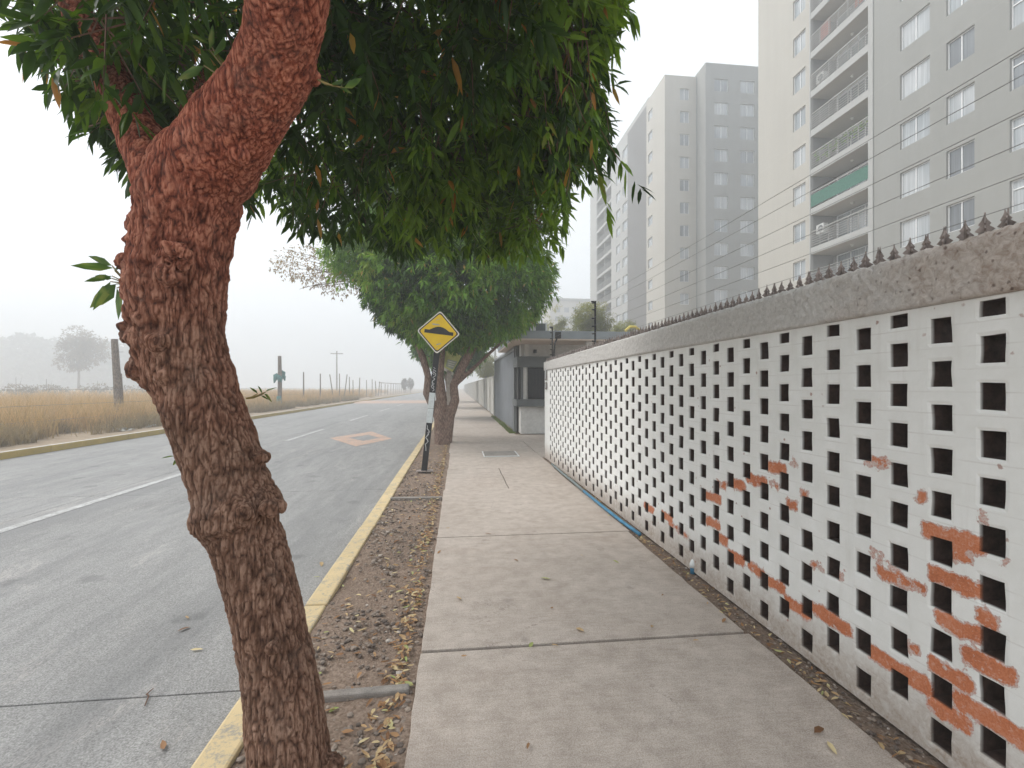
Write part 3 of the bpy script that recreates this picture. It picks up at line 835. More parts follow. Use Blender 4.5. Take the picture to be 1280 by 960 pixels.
sprout(300, 108, 1.68, [(262, 55, 235, 42), (255, 82, 221, 100), (268, 70, 280, 45), (262, 62, 266, 30), (285, 90, 296, 62)], t1, T1)

# ------------------------------------------------------------------ OTHER STREET TREES
def limbs_obj(base, paths, mat, parent, name='trunk', voxel=.03, n=12, bark=.02):
    mb = MB()
    for ps, rs in paths:
        mb.tube([Vector(p) for p in ps], rs, n)
    V, N, fcs = remeshed(mb, voxel, 2)
    V = V + N * (bark * (fbm(V * np.array([14, 14, 4.]), 3, 61) - .5))[:, None]
    return mesh_np(name, V - np.array(base), fcs, mat, parent, smooth=True)

def street_tree(base, blobs, paths, label, group, nt, seed, leafmat, barkmat, llen=.15, wid=.02, nleaf=8, detail=1, gap=.4, droop=.4, tlen=.25, gscale=1.1, name='street_tree', voxel=.03, shell=.55, cat='tree'):
    t = empty(name, base, label, cat, group)
    if paths: limbs_obj(base, paths, barkmat, t, voxel=voxel)
    P, U = sample_blobs(blobs, nt, shell=shell, seed=seed, gap=gap, gscale=gscale)
    D = unit(U + RNG.normal(size=U.shape) * .55 + np.array([0, 0, -.2 * droop]))
    cl = np.clip((fbm(P * .9, 3, seed + 40) - .3) / .4, 0, 1)
    leaf_mesh('crown', P - np.array(base), D, leafmat, t, nleaf=nleaf, tlen=tlen, llen=llen, wid=wid, droop=droop, detail=detail, clump=cl)
    return t

B2 = tuple(gnd(555, 553)); B2 = (B2[0], B2[1], -.03)
d2 = 13.7
def p2(x, y, dd=0): return pt(x, y, d2 + dd)
paths2 = [([p2(553, 562), p2(551, 540), p2(550, 522), p2(552, 500), p2(549, 470), p2(552, 440), p2(548, 400)], [.24, .19, .17, .16, .13, .11, .08]),
          ([p2(556, 562), p2(559, 540), p2(562, 520), p2(569, 500), p2(567, 482), p2(576, 462), p2(588, 440), p2(605, 410), p2(625, 370)], [.2, .17, .15, .13, .12, .125, .12, .09, .06]),
          ([p2(551, 530), p2(543, 512), p2(534, 492), p2(535, 470), p2(529, 448), p2(515, 415), p2(500, 370)], [.12, .11, .12, .10, .10, .08, .05]),
          ([p2(572, 478), p2(590, 462), p2(606, 447), p2(630, 425)], [.07, .06, .05, .04])]
blobs2 = [(tuple(pt(570, 345, 13.7)), (2.6, 2.4, 1.9)), (tuple(pt(500, 330, 13.2)), (1.7, 1.5, 1.25)), (tuple(pt(634, 350, 13.7)), (1.2, 1.5, 1.3)), (tuple(pt(455, 310, 13)), (1.1, 1.1, .7)),
          (tuple(pt(570, 394, 13.6)), (1.9, 1.6, .85)), (tuple(pt(570, 260, 14.3)), (2.55, 2.4, 2.0))]
street_tree(B2, blobs2, paths2, 'street tree with dense dark rounded crown and forked trunk directly behind the yellow hump sign', 'street trees in the planting strip', 15500, 13, M['leaf2'], M['bark2'], llen=.19, wid=.024, nleaf=9, droop=.7, gap=.36)
# pinkish sparse twigs at the left of that crown: a small tree behind
bp = pt(405, 345, 16)
t = street_tree((-5 + 1.2, 19.0, -.12), [(tuple(pt(395, 332, 15.5)), (1.15, .8, .42)), (tuple(pt(425, 350, 15.3)), (.8, .6, .3))],
            None, None, None, 330, 17, M['leaf_pink'], M['bark_grey'], llen=.10, wid=.02, nleaf=7, droop=.1, gap=.3, tlen=.3, name='twigs_tmp')
# attach it as a sparse bough of the second tree
tree2 = [o for o in bpy.data.objects if o.name.startswith('street_tree.')][0]
for ch in list(t.children):
    ch.parent = tree2; ch.name = 'sparse_bough'; ch.location = Vector(t.location) - Vector(B2); ch['label'] = 'sparse pinkish dry bough sticking out left of the crown'
bpy.data.objects.remove(t)
bough = [c for c in tree2.children if c.name.startswith('sparse_bough')][0]
mb = MB()
for i in range(26):
    a = pt(random.uniform(440, 470), random.uniform(335, 360), 14.2); b = pt(random.uniform(352, 430), random.uniform(305, 362), random.uniform(14.6, 16)); c = (a + b) / 2 + Vector((0, 0, random.uniform(-.1, .15)))
    mb.tube([p - Vector(bough.location) - Vector(B2) for p in (a, c, b)], [.02, .012, .005], 4)
mb.build('bough_twigs', M['bark_grey'], bough)

for yy, lab, sd, sc in ((24.5, 'street tree with a green crown half hidden by the one behind the hump sign', 23, 1.0), (36.0, 'far street tree in the strip, third crown beyond the hump sign', 29, 1.05), (50., 'hazy far street tree in the strip near the orange speed hump', 33, 1.1)):
    bx = -.55
    street_tree((bx, yy, -.03), [((bx, yy, 4.6), (2.0 * sc, 2.1 * sc, 1.9 * sc)), ((bx + .2, yy - .6, 3.4), (1.5, 1.5, .9))],
                [([(bx, yy, -.1), (bx + .1, yy, 1.2), (bx - .1, yy, 2.6), (bx, yy, 4.6)], [.2, .15, .12, .06]), ([(bx, yy, 1.2), (bx + .5, yy - .2, 2.4), (bx + .9, yy, 4.2)], [.12, .09, .04])],
                lab, 'street trees in the planting strip', 3000, sd, M['leaf2'], M['bark2'], llen=.28, wid=.04, nleaf=8, voxel=.05, tlen=.3)

# feathery trees behind the booth and wall
def bg_tree(px, ptop, pbot, wpx, d, label, seed, mat, nt=1500, llen=.22, wid=.02, gap=.42, name='tree', bark='bark_grey', trunkw=.14, shell=.3, nleaf=9, droop=.5, cat='tree', group=None, lobes=5):
    c = pt(px, (ptop + pbot) / 2, d); rx = wpx / 2 / F * d; rz = (pbot - ptop) / 2 / F * d
    base = (c.x, c.y, -.03); rr = random.Random(seed)
    bl = []
    for i in range(lobes):
        bl.append(((c.x + rr.uniform(-.5, .5) * rx, c.y + rr.uniform(-.4, .4) * rx, c.z + rr.uniform(-.45, .45) * rz), (rx * rr.uniform(.4, .62), rx * rr.uniform(.4, .6), rz * rr.uniform(.4, .6))))
    paths = [([(c.x, c.y, -.2), (c.x + .1, c.y, c.z * .4), (c.x, c.y, c.z)], [trunkw, trunkw * .8, trunkw * .3])]
    for b, r in bl:
        paths.append(([(c.x + .05, c.y, c.z * .5), ((c.x + b[0]) / 2, (c.y + b[1]) / 2, b[2] * .8), b], [trunkw * .5, trunkw * .35, trunkw * .12]))
    return street_tree(base, bl, paths, label, group, nt, seed, mat, M[bark], llen=llen, wid=wid, nleaf=nleaf, gap=gap, droop=droop, voxel=max(.04, trunkw * .3), shell=shell, name=name, cat=cat, tlen=llen * 1.6)
bg_tree(733, 376, 430, 62, 30, 'yellow-green feathery tree just behind the booth roof, left of the black pole', 41, M['leaf_pale'], nt=1500)
bg_tree(782, 393, 440, 50, 34, 'small dense feathery tree to the right of the black fence pole, before the far tower', 43, M['leaf_pale'], nt=1000)
bg_tree(695, 385, 425, 34, 38, 'thin wispy tree above the booth roof beside the rooftop air conditioner', 47, M['leaf_pale'], nt=350, gap=.5)
bg_tree(608, 440, 478, 30, 45, 'pale green tree behind the far concrete wall beside the grey gate', 53, M['leaf_pale'], nt=900)

# field side
bg_tree(98, 404, 468, 60, 105, 'lone pale tree standing in the dry field in the fog', 61, M['leaf_grey'], nt=1300, llen=.55, wid=.11, gap=.47, trunkw=.28, nleaf=7, droop=.2, lobes=8)
for i, (px, pt_, pb, w, d, lab) in enumerate([(20, 462, 480, 46, 60, 'low grey-green bush in the field at the left edge'), (58, 465, 482, 50, 66, 'low bush in the field just left of the lone tree'), (122, 467, 484, 42, 70, 'low bush in the field just right of the lone tree'),
                                              (506, 474, 486, 6, 110, 'tiny round tree beyond the fence, left one of a pair'), (513, 473, 486, 6, 112, 'tiny round tree beyond the fence, right one of a pair'), (178, 470, 486, 50, 72, 'low grey bush in the field behind the leaning trunk')]):
    c = pt(px, (pt_ + pb) / 2, d); rx = w / 2 / F * d; rz = max(.5, (pb - pt_) / 2 / F * d); base = (c.x, c.y, 0)
    street_tree(base, [((c.x, c.y, rz * .9 if w > 20 else c.z), (rx, rx * .7, rz)), ((c.x + rx * .4, c.y, rz * .7 if w > 20 else c.z), (rx * .7, rx * .6, rz * .6))],
                [([(c.x, c.y, -.1), (c.x, c.y, max(.3, c.z))], [.06, .03]), ([(c.x, c.y, 0), (c.x + rx * .3, c.y, max(.3, c.z))], [.05, .02])], lab, None, 240, 70 + i, M['leaf_grey'], M['bark_grey'], llen=.3, wid=.05, name='field_shrub', gap=.35, voxel=.04, cat='shrub')

# far wood in the fog: one mass
bl = []
rr = random.Random(4)
for i in range(20):
    px = -60 + i * 14 + rr.uniform(-6, 6); d = rr.uniform(190, 235); top = 425 + max(0, px - 60) * .10 + rr.uniform(-8, 8)
    top = min(top, 468)
    zt = CH + (HZ - top) / F * d; c = pt(px, 480, d)
    bl.append(((c.x, c.y, zt * .48), (rr.uniform(8, 12), 6, zt * .52)))
P, U = sample_blobs(bl, 4200, shell=.7, seed=91, gap=.3, gscale=.3)
D = unit(U + RNG.normal(size=U.shape) * .5)
o = leaf_mesh('distant_wood', P, D, M['leaf_hedge'], None, nleaf=5, tlen=2.2, llen=2.8, wid=.95, droop=.2, detail=1)
tag(o, 'dark line of distant trees fading into the fog behind the field', 'wood', kind='stuff')

# ------------------------------------------------------------------ dry grass
def grass(name, n, xr, yr, h, wid, mat, label, tlo=0, thi=1, seed=1, dens=None, base=0.0, lean=.35, cat='grass'):
    rg = np.random.default_rng(seed)
    x = rg.uniform(*xr, n); u = rg.random(n); y = yr[0] + (yr[1] - yr[0]) * u ** 1.5
    P = np.stack([x, y, np.zeros(n)], 1)
    g = fbm(P * .8, 3, seed + 2)
    if dens is not None:
        k = dens(P, g, rg); P = P[k]; g = g[k]
    n = len(P)
    H = h * (.35 + 1.5 * (g - .25)) * rg.uniform(.45, 1.15, n)
    P[:, 2] = base + np.clip((-11.6 - P[:, 0]) * .01, 0, .02)
    a = rg.uniform(0, 2 * pi, n); ld = np.stack([np.cos(a), np.sin(a), np.zeros(n)], 1) * (lean * H * rg.uniform(.2, 1.3, n))[:, None]
    b = rg.uniform(0, pi, n); w = np.stack([np.cos(b), np.sin(b), np.zeros(n)], 1) * (wid * rg.uniform(.6, 1.3, n) * (1 + .02 * P[:, 1]))[:, None]
    up = np.array([0, 0, 1.0])
    m1 = P + ld * .3 + up * (H * .5)[:, None]; tp = P + ld + up * H[:, None]
    V = np.stack([P - w * .5, P + w * .5, m1 - w * .4, m1 + w * .4, tp], 1).reshape(-1, 3)
    o = np.arange(n)[:, None] * 5
    t = np.clip(tlo + (thi - tlo) * (rg.random(n) * .6 + .8 * (g - .25)), 0, 1)
    tv = np.stack([t * .7, t * .7, t, t, np.minimum(1, t * 1.15)], 1).ravel()
    ob = mesh_np(name, V, [np.concatenate([o + [0, 1, 3, 2]]), o + [2, 3, 4]], mat, None, tint=tv)
    return tag(ob, label, cat, kind='stuff')
def dens1(P, g, rg):
    edge = -11.9 - 1.3 * fbm(np.stack([P[:, 1] * .5, P[:, 1] * 0, P[:, 1] * 0], 1), 2, 5)
    return (P[:, 0] < edge) & (rg.random(len(P)) < np.clip((g - .36) * 6, .06, 1))
grass('dry_grass', 150000, (-30, -12), (8, 75), 1.12, .017, M['grass_dry'], 'tall tan dry grass filling the field beyond the far kerb', .2, 1, 3, dens1)
grass('dry_grass_far', 45000, (-75, -18), (30, 130), 1.1, .045, M['grass_dry'], 'pale far dry grass deeper in the foggy field', .2, 1, 5, lambda P, g, rg: g > .42)
grass('low_scrub', 42000, (-14.2, -11.9), (9, 60), .62, .016, M['grass_dry'], 'low grey-green scrub along the edge of the dry grass', 0, .42, 7, lambda P, g, rg: g > .44, lean=.7)
grass('gate_grass', 2200, (1.72, 1.93), (16.2, 25.5), .10, .012, M['grass_green'], 'short green grass tuft strip at the foot of the grey gate', 0, 1, 9)
# rubbish heap on far verge
mb = MB()
for i in range(26):
    c = gnd(random.uniform(150, 205), random.uniform(527, 540)); s_ = random.uniform(.06, .22)
    Mx = Matrix.Translation((c[0] - .4, c[1], .03 + random.uniform(0, .06))) @ Matrix.Rotation(random.uniform(0, 3), 4, 'Z') @ Matrix.Rotation(random.uniform(-.4, .4), 4, 'X')
    mb.box(-s_, s_, -s_ * .6, s_ * .6, -.015, .015, Mx)
tag(mb.build('rubble', M['panel_wall']), 'broken pale concrete rubble lying on the verge beside the tall wooden post', 'rubble', kind='stuff')

# ------------------------------------------------------------------ posts and wire fence across the road
def post(px, ptop, pbot, wpx, d, mat, name, label, lean=0, square=True):
    c = pt(px, pbot, d); top = pt(px + lean, ptop, d); base = Vector((c.x, c.y, -.05)); r = wpx / 2 / F * d
    o = empty(name, base, label, 'post')
    mbp = MB().tube([Vector((0, 0, 0)), (Vector(top) - base) * .5 + Vector((.02, 0, 0)), Vector(top) - base], [r, r * .95, r * .8], 8)
    mbp.build('post_shaft', mat, o)
    return o
po = post(149, 424, 532, 9, 20.4, M['wood_post'], 'wooden_post', 'tall weathered wooden post at the field edge, left of the leaning trunk', lean=-6)
for z in (.9, 2.0, 3.1): MB().tube([(-.16, 0, z), (-.16 + .001, .02, z + .01), (.13, .05, z + .02)], .008, 5).build('wire_tie', M['wire'], po)
po = post(152, 467, 528, 5, 21, M['wood_post'], 'wooden_post', 'short dark wooden post leaning against the tall one at the field edge', lean=-2)
mb = MB().tube([(-.09, -.09, 1.5), (.09, -.08, 1.52)], .01, 5); mb.build('wire_tie', M['wire'], po)
po = post(349.5, 445, 511, 5.5, 34.5, M['wood_post'], 'wooden_post', 'grey post with a torn teal rag tied round it, right of the leaning trunk', lean=0)
mb = MB()
for i in range(9):
    z = 2.35 + random.uniform(-.25, .35); a = random.uniform(0, 6.28)
    mb.tube([(0.12 * cos(a), .12 * sin(a), z + .12), (.3 * cos(a), .3 * sin(a), z), (.36 * cos(a), .34 * sin(a), z - .28)], [.1, .13, .03], 6)
mb.build('rag', M['teal_rag'], po, smooth=True)
mb = MB().tube([(.0, -.17, 0), (.02, -.17, .5), (0, -.16, .95)], [.2, .17, .15], 8); mb.build('lower_wrap', M['teal_rag'], po, smooth=True)

fx = -13.2
fe = empty('wire_fence', (fx, 38, 0), 'old wire fence of thin uneven wooden posts running along the dry field', 'fence')
FB = Vector((fx, 38, 0))
lst = [(379, 465, 0), (400, 467, 0), (417, 468, -5), (424, 467, 0), (429.5, 468, 4), (436.5, 471, 0), (441, 475, 0), (448.5, 472, 1), (458, 475, 0), (465, 474, 0), (470, 476, -1), (472.5, 477, 2)]
tops = []
for px, tp, ln in lst:
    b = on_x(px, 500, fx); d = b[0] * SA + b[1] * CA
    z = CH + (HZ - tp) / F * d
    base = Vector((b[0], b[1], -.05)); top = Vector((b[0] + ln / F * d, b[1] + .1, z))
    r = .06 + random.uniform(0, .03)
    mb = MB().tube([base - FB, (base + top) / 2 - FB + Vector((.02, 0, 0)), top - FB], [r, r * .9, r * .75], 6)
    mb.build('fence_post', M['wood_post'], fe); tops.append(top)
y = tops[-1].y + 3
k = 0
while y < 135:
    h_ = 2.1 + random.uniform(-.1, .15)
    mb = MB().tube([Vector((fx, y, -.05)) - FB, Vector((fx + .05, y, h_)) - FB], [.07, .06], 6)
    mb.build('fence_post', M['wood_post'], fe); y += random.uniform(3.0, 4.6)
mb = MB().tube([Vector((fx, tops[-1].y + 1, 2.25)) - FB, Vector((fx, 90, 2.2)) - FB, Vector((fx, 135, 2.2)) - FB], .07, 6)
mb.build('top_rail', M['wood_post'], fe)
for z in (.5, 1.0, 1.5): MB().tube([Vector((fx, 12, z)) - FB, Vector((fx, 40, z - .05)) - FB, Vector((fx, 135, z)) - FB], .007, 4).build('fence_wire', M['wire'], fe)
# utility pole faint in the fog
b = pt(421, 483, 95)
up_ = empty('utility_pole', (b.x, b.y, 0), 'faint tall utility pole with crossarm standing in the foggy field', 'pole')
MB().tube([(0, 0, 0), (0, 0, 8.6)], [.16, .11], 8).build('pole_shaft', M['bark_grey'], up_)
MB().box(-1.2, 1.2, -.06, .06, 8.0, 8.15).build('crossarm', M['bark_grey'], up_)

# ------------------------------------------------------------------ BREEZE BLOCK WALL
WA = Vector((2.055, 1.0, 0)); WB = Vector((1.93, 10.64, 0))
wdir = (WB - WA).normalized(); wn_ = Vector((wdir.y, -wdir.x, 0))   # pointing +x (away from the street)
WL = (WB - WA).length
PITCH = .1955; HW = .088
WT = .14
bw = empty('breeze_wall', WA, 'white painted openwork brick wall with peeling paint along the right of the sidewalk', 'wall')
yaw = math.atan2(wdir.y, wdir.x) - pi / 2
bw.rotation_euler = (0, 0, yaw)
# local: x = thickness (0..WT, away from street), y along, z up
cols = []
c0 = 1.637 - 1.0
k = -3
while c0 + k * PITCH < WL - .42:
    y = c0 + k * PITCH
    if y > .1: cols.append((y, k % 2 == 0))
    k += 1
ylines = [0.0]
def wall_u(px, py):
    t = A + atan((px - 640) / F); dx, dy = sin(t), cos(t)
    ex, ey = wdir.x, wdir.y; den = dx * ey - dy * ex
    s_ = (WA.x * ey - WA.y * ex) / den
    x, y = s_ * dx, s_ * dy; d = x * SA + y * CA
    return ((x - WA.x) * ex + (y - WA.y) * ey, CH + (HZ - py) / F * d)
ZB = 1.95; PZ = .186
def rowx(i): return .012 * max(0, i - 4)
Aholes = [(1.873, 1.936)] + [(1.692 - PZ * i - rowx(i), 1.800 - PZ * i - rowx(i)) for i in range(9)]
Bholes = [(1.783 - PZ * i - rowx(i), 1.893 - PZ * i - rowx(i)) for i in range(10)]
yl = {0.0, WL}; zl = {0.0, ZB}
jit = random.Random(12)
for y, ev in cols: yl |= {round(y - HW / 2, 4), round(y + HW / 2, 4)}
for a_, b_ in Aholes + Bholes: zl |= {round(a_, 4), round(b_, 4)}
yl = sorted(yl); zl = sorted(zl)
def subdiv(L, f):
    out = [L[0]]; orig = [0]
    for a_, b_ in zip(L[:-1], L[1:]):
        n = max(1, int(round((b_ - a_) / f(a_))))
        for i in range(1, n + 1): out.append(a_ + (b_ - a_) * i / n)
    return np.array(out)
ys = subdiv(yl, lambda a_: .014 if a_ < 3.4 else (.03 if a_ < 6 else .12)); zs = subdiv(zl, lambda a_: .014)
yc = (ys[1:] + ys[:-1]) / 2; zc = (zs[1:] + zs[:-1]) / 2
solid = np.ones((len(yc), len(zc)), bool)
for y, ev in cols:
    m1 = (yc > y - HW / 2) & (yc < y + HW / 2)
    for a_, b_ in (Aholes if ev else Bholes):
        m2 = (zc > a_) & (zc < b_); solid[np.ix_(m1, m2)] = False
ny, nz = len(ys), len(zs)
Yg, Zg = np.meshgrid(ys, zs, indexing='ij')
# wobble hole edges a little: displace whole lattice by smooth noise
flat = np.stack([Yg.ravel() * 9, Zg.ravel() * 9, np.zeros(Yg.size)], 1)
wy = (fbm(flat, 2, 3) - .5) * .010; wz = (fbm(flat + 50, 2, 4) - .5) * .008
edge = (Yg.ravel() < .001) | (Yg.ravel() > WL - .001) | (Zg.ravel() < .001) | (Zg.ravel() > ZB - .001)
wy[edge] = 0; wz[edge] = 0
Yw = Yg.ravel() + wy; Zw = Zg.ravel() + wz
xf = (fbm(np.stack([Yg.ravel() * 3, Zg.ravel() * 3, Yg.ravel() * 0], 1), 2, 8) - .5) * .006
# round the rim of each hole: push rim vertices in
rim = np.zeros((ny, nz), bool)
pad = np.pad(solid, 1, constant_values=True)
cnt = pad[:-1, :-1].astype(int) + pad[1:, :-1] + pad[:-1, 1:] + pad[1:, 1:]
rim = (cnt < 4) & (cnt > 0)
xf = xf + rim.ravel() * .0035
Vf = np.stack([xf, Yw, Zw], 1); Vm = np.stack([xf * 0 + .022, Yw, Zw], 1); Vb = np.stack([xf * 0 + WT, Yw, Zw], 1)
nv = ny * nz
I, J = np.nonzero(solid)
idx = lambda i, j: i * nz + j
front = np.stack([idx(I, J), idx(I, J + 1), idx(I + 1, J + 1), idx(I + 1, J)], 1)
back = np.stack([idx(I, J), idx(I + 1, J), idx(I + 1, J + 1), idx(I, J + 1)], 1) + 2 * nv
sides = []
padS = np.pad(solid, 1, constant_values=False)
I2, J2 = np.nonzero(solid)
for (di, dj, e0, e1) in ((-1, 0, (0, 0), (0, 1)), (1, 0, (1, 1), (1, 0)), (0, -1, (1, 0), (0, 0)), (0, 1, (0, 1), (1, 1))):
    nb = ~padS[I2 + 1 + di, J2 + 1 + dj]
    a_ = idx(I2[nb] + e0[0], J2[nb] + e0[1]); b_ = idx(I2[nb] + e1[0], J2[nb] + e1[1])
    sides.append((a_, b_))
sa = np.concatenate([s_[0] for s_ in sides]); sb = np.concatenate([s_[1] for s_ in sides])
s1 = np.stack([sa, sa + nv, sb + nv, sb], 1); s2 = np.stack([sa + nv, sa + 2 * nv, sb + 2 * nv, sb + nv], 1)
peels = [(957,580,982,590,1),(933,595,958,605,1),(912,602,932,610,1),(878,616,902,626,1),(895,602,908,610,.8),(983,625,997,635,.8),(805,630,817,640,1),(827,642,840,650,1),(883,650,900,658,1),(893,668,910,680,1),(910,692,930,702,1),(935,706,955,718,.9),
         (960,726,981,738,1),(981,750,1010,768,1),(1014,762,1064,786,1.05),(1085,822,1160,848,1.1),(1163,832,1216,856,1.05),(1162,882,1213,906,1.1),(1192,876,1285,925,1.15),(1155,664,1230,682,1.1),(1190,690,1214,697,.8),
         (1095,712,1158,738,.72),(1160,716,1225,738,1),(1172,776,1226,792,.95),(1220,768,1246,782,.8),(1204,822,1270,844,1.1),(1145,616,1158,624,.7),(1045,716,1056,722,.6),(1080,575,1110,580,.62),(960,600,975,612,.6),(1000,612,1012,622,.6),(1085,690,1110,700,.5),
         (850,662,862,675,.6),(1120,800,1150,810,.62),(1250,700,1262,712,.5),(835,655,850,662,.65),(985,575,1000,585,.62),(1010,700,1030,712,.5),(1225,640,1240,650,.55)]
peel = np.zeros(nv)
for x0, y0, x1, y1, s_ in peels:
    u0, v0 = wall_u(x0, y0); u1, v1 = wall_u(x1, y1)
    vm = (v0 + v1) / 2; hu = abs(u1 - u0) / 2; um = (u0 + u1) / 2
    du = np.maximum(np.abs(Yg.ravel() - um) - max(hu - .015, .005), 0); dv = np.maximum(np.abs(Zg.ravel() - vm) - .014, 0)
    dist = np.sqrt(du ** 2 + dv ** 2)
    peel = np.maximum(peel, s_ * np.clip(1 - dist / .05, 0, 1) * .82)
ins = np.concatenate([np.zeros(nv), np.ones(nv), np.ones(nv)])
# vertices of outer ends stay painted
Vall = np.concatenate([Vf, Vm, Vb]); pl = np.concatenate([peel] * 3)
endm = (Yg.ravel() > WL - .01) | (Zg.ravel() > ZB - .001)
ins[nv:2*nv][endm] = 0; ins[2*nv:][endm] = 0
used = np.zeros(len(Vall), bool)
for f_ in (front, back, s1, s2): used[f_.ravel()] = True
remap = -np.ones(len(Vall), int); remap[used] = np.arange(used.sum())
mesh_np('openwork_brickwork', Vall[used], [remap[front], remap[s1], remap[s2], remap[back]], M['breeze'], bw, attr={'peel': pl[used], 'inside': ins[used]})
# plaster course lines: end pier and coping band
def top_z(u): return 2.205 - .055 * u / WL
nb_y = np.concatenate([np.arange(0, 5, .012), np.arange(5, WL, .05), [WL]]); rows = []
prof = [(.0, ZB + .001), (-.022, ZB + .006)] + [(-.024, ZB + .006 + (i / 14) * .22) for i in range(1, 14)] + [(-.018, 'T'), (.0, 'T2'), (.07, 'T2'), (WT + .01, 'T2'), (WT + .024, 'T'), (WT + .024, ZB + .006), (WT, ZB + .001)]
V = []
for u in nb_y:
    for x, z in prof:
        T_ = top_z(u)
        zz = T_ - .008 if z == 'T' else (T_ if z == 'T2' else min(z, T_ - .01)); V.append((x, u, zz))
V = np.array(V); n = len(prof)
amp = np.where(V[:, 1] < 2.8, .012, .007)
dsp = amp * (fbm(V * np.array([60, 60, 60.]), 3, 12) - .5) * 2
V[:, 0] -= np.where(V[:, 0] < .01, dsp, 0); V[:, 2] += np.where(V[:, 2] > 2.13, dsp * .6, 0)
i = (np.arange(len(nb_y) - 1)[:, None] * n + np.arange(n - 1)[None, :]).ravel()
Fq = np.stack([i, i + n, i + n + 1, i + 1], 1)
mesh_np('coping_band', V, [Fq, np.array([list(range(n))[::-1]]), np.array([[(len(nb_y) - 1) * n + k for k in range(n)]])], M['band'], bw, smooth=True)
# spikes
def spike_mesh(mb, y, z, s_, rot, lean):
    out = [(-.026, 0), (-.016, .022), (-.027, .030), (-.012, .045), (-.017, .052), (-.008, .066), (-.003, .078), (0, .094), (.003, .078), (.008, .066), (.017, .052), (.012, .045), (.027, .030), (.016, .022), (.026, 0)]
    for a_ in (0, pi / 2):
        Mx = Matrix.Translation((.04, y, z)) @ Matrix.Rotation(rot + a_, 4, 'Z') @ Matrix.Rotation(lean, 4, 'Y') @ Matrix.Rotation(pi / 2, 4, 'X')
        mb.prism([(u * s_, v * s_) for u, v in out], Mx @ Matrix.Translation((0, 0, -.0025)), .005)
    return mb
mb_rest = MB(); k = 0
ups = [wall_u(928 / 3.2 + 960, 300)[0]]
u = ups[0] - .0785 * 2
rs = random.Random(3)
while u < WL - .05:
    sz = rs.uniform(.95, 1.15); z = top_z(u) - .012
    if k < 100:
        spike_mesh(MB(), u, z, sz, rs.uniform(.2, 1.2), rs.uniform(-.08, .08)).build('spike', M['rust'], bw)
    else: spike_mesh(mb_rest, u, z, sz, rs.uniform(.2, 1.2), 0)
    u += .0785 * rs.uniform(.93, 1.07); k += 1
o = mb_rest.build('spike_row', M['rust'], bw); o['kind'] = 'stuff'
# number plates on the far pier
uP, zP = wall_u(686, 466)
for z0, z1 in ((zP - .16, zP + .14), (zP - .36, zP - .2)):
    MB().box(-.022, -.008, WL - .30, WL - .12, z0, z1).build('number_plate', M['gutter'], bw, bevel=.004)
    MB().box(-.028, -.0225, WL - .27, WL - .15, z0 + .03, z1 - .03).build('plate_face', M['sign_grey'], bw.children[-1])
# hedge behind it
hn = 5200
P = np.stack([RNG.uniform(2.32, 3.5, hn), RNG.uniform(.7, 10.2, hn), RNG.uniform(.05, 1.95, hn)], 1)
bul = fbm(P * .9, 2, 6); P = P[(P[:, 2] < 1.5 + bul * .7)]
D = unit(RNG.normal(size=P.shape) + np.array([-.3, 0, .2]))
hb = empty('hedge', (2.9, 5.5, -.05), 'dark hedge growing close behind the openwork wall and seen through its holes', 'hedge')
leaf_mesh('foliage', P - np.array([2.9, 5.5, -.05]), D, M['leaf_hedge'], hb, nleaf=9, tlen=.14, llen=.10, wid=.024, droop=.2, detail=1)
mb = MB()
for i in range(60):
    x = random.uniform(-.4, .5); y = random.uniform(-4.6, 4.6); mb.tube([(x, y, 0), (x + random.uniform(-.1, .1), y + random.uniform(-.2, .2), .8), (x + random.uniform(-.2, .2), y + random.uniform(-.4, .4), 1.6)], [.03, .022, .01], 5)
mb.build('stems', M['bark2'], hb)['kind'] = 'stuff'

# pipes along the wall foot
def gp(px, py, z): return Vector(gnd(px, py, z))
pb = [gp(800, 668, .02), gp(775, 650, .025), gp(752, 632, .03), gp(730, 614, .03)]
MBp = MB().tube(pb, .020, 10)
ph = empty('water_pipe', pb[0], 'thin plastic pipe lying at the wall foot, blue at its near end and grey beyond', 'pipe')
m_ = MB().tube([p - pb[0] for p in pb], .020, 10); m_.build('blue_length', M['pipe_blue'], ph, smooth=True)
pg = [gp(730, 614, .03), gp(715, 601, .03), gp(700, 589, .02), gp(690, 580, .01)]
m_ = MB().tube([p - pb[0] for p in pg], .022, 10); m_.build('grey_length', M['pipe_grey'], ph, smooth=True)
eb = gp(866, 714, 0)
el = empty('pipe_elbow', eb, 'short blue pipe stub with a white elbow poking up by the wall foot', 'pipe')
MB().tube([(0, 0, -.02), (0, 0, .045)], .022, 12).build('stub', M['pipe_blue'], el, smooth=True)
MB().tube([(0, 0, .035), (0, 0, .06), (.012, .004, .078), (.04, .012, .085)], [.028, .028, .027, .025], 12).build('elbow', M['frame'], el, smooth=True)

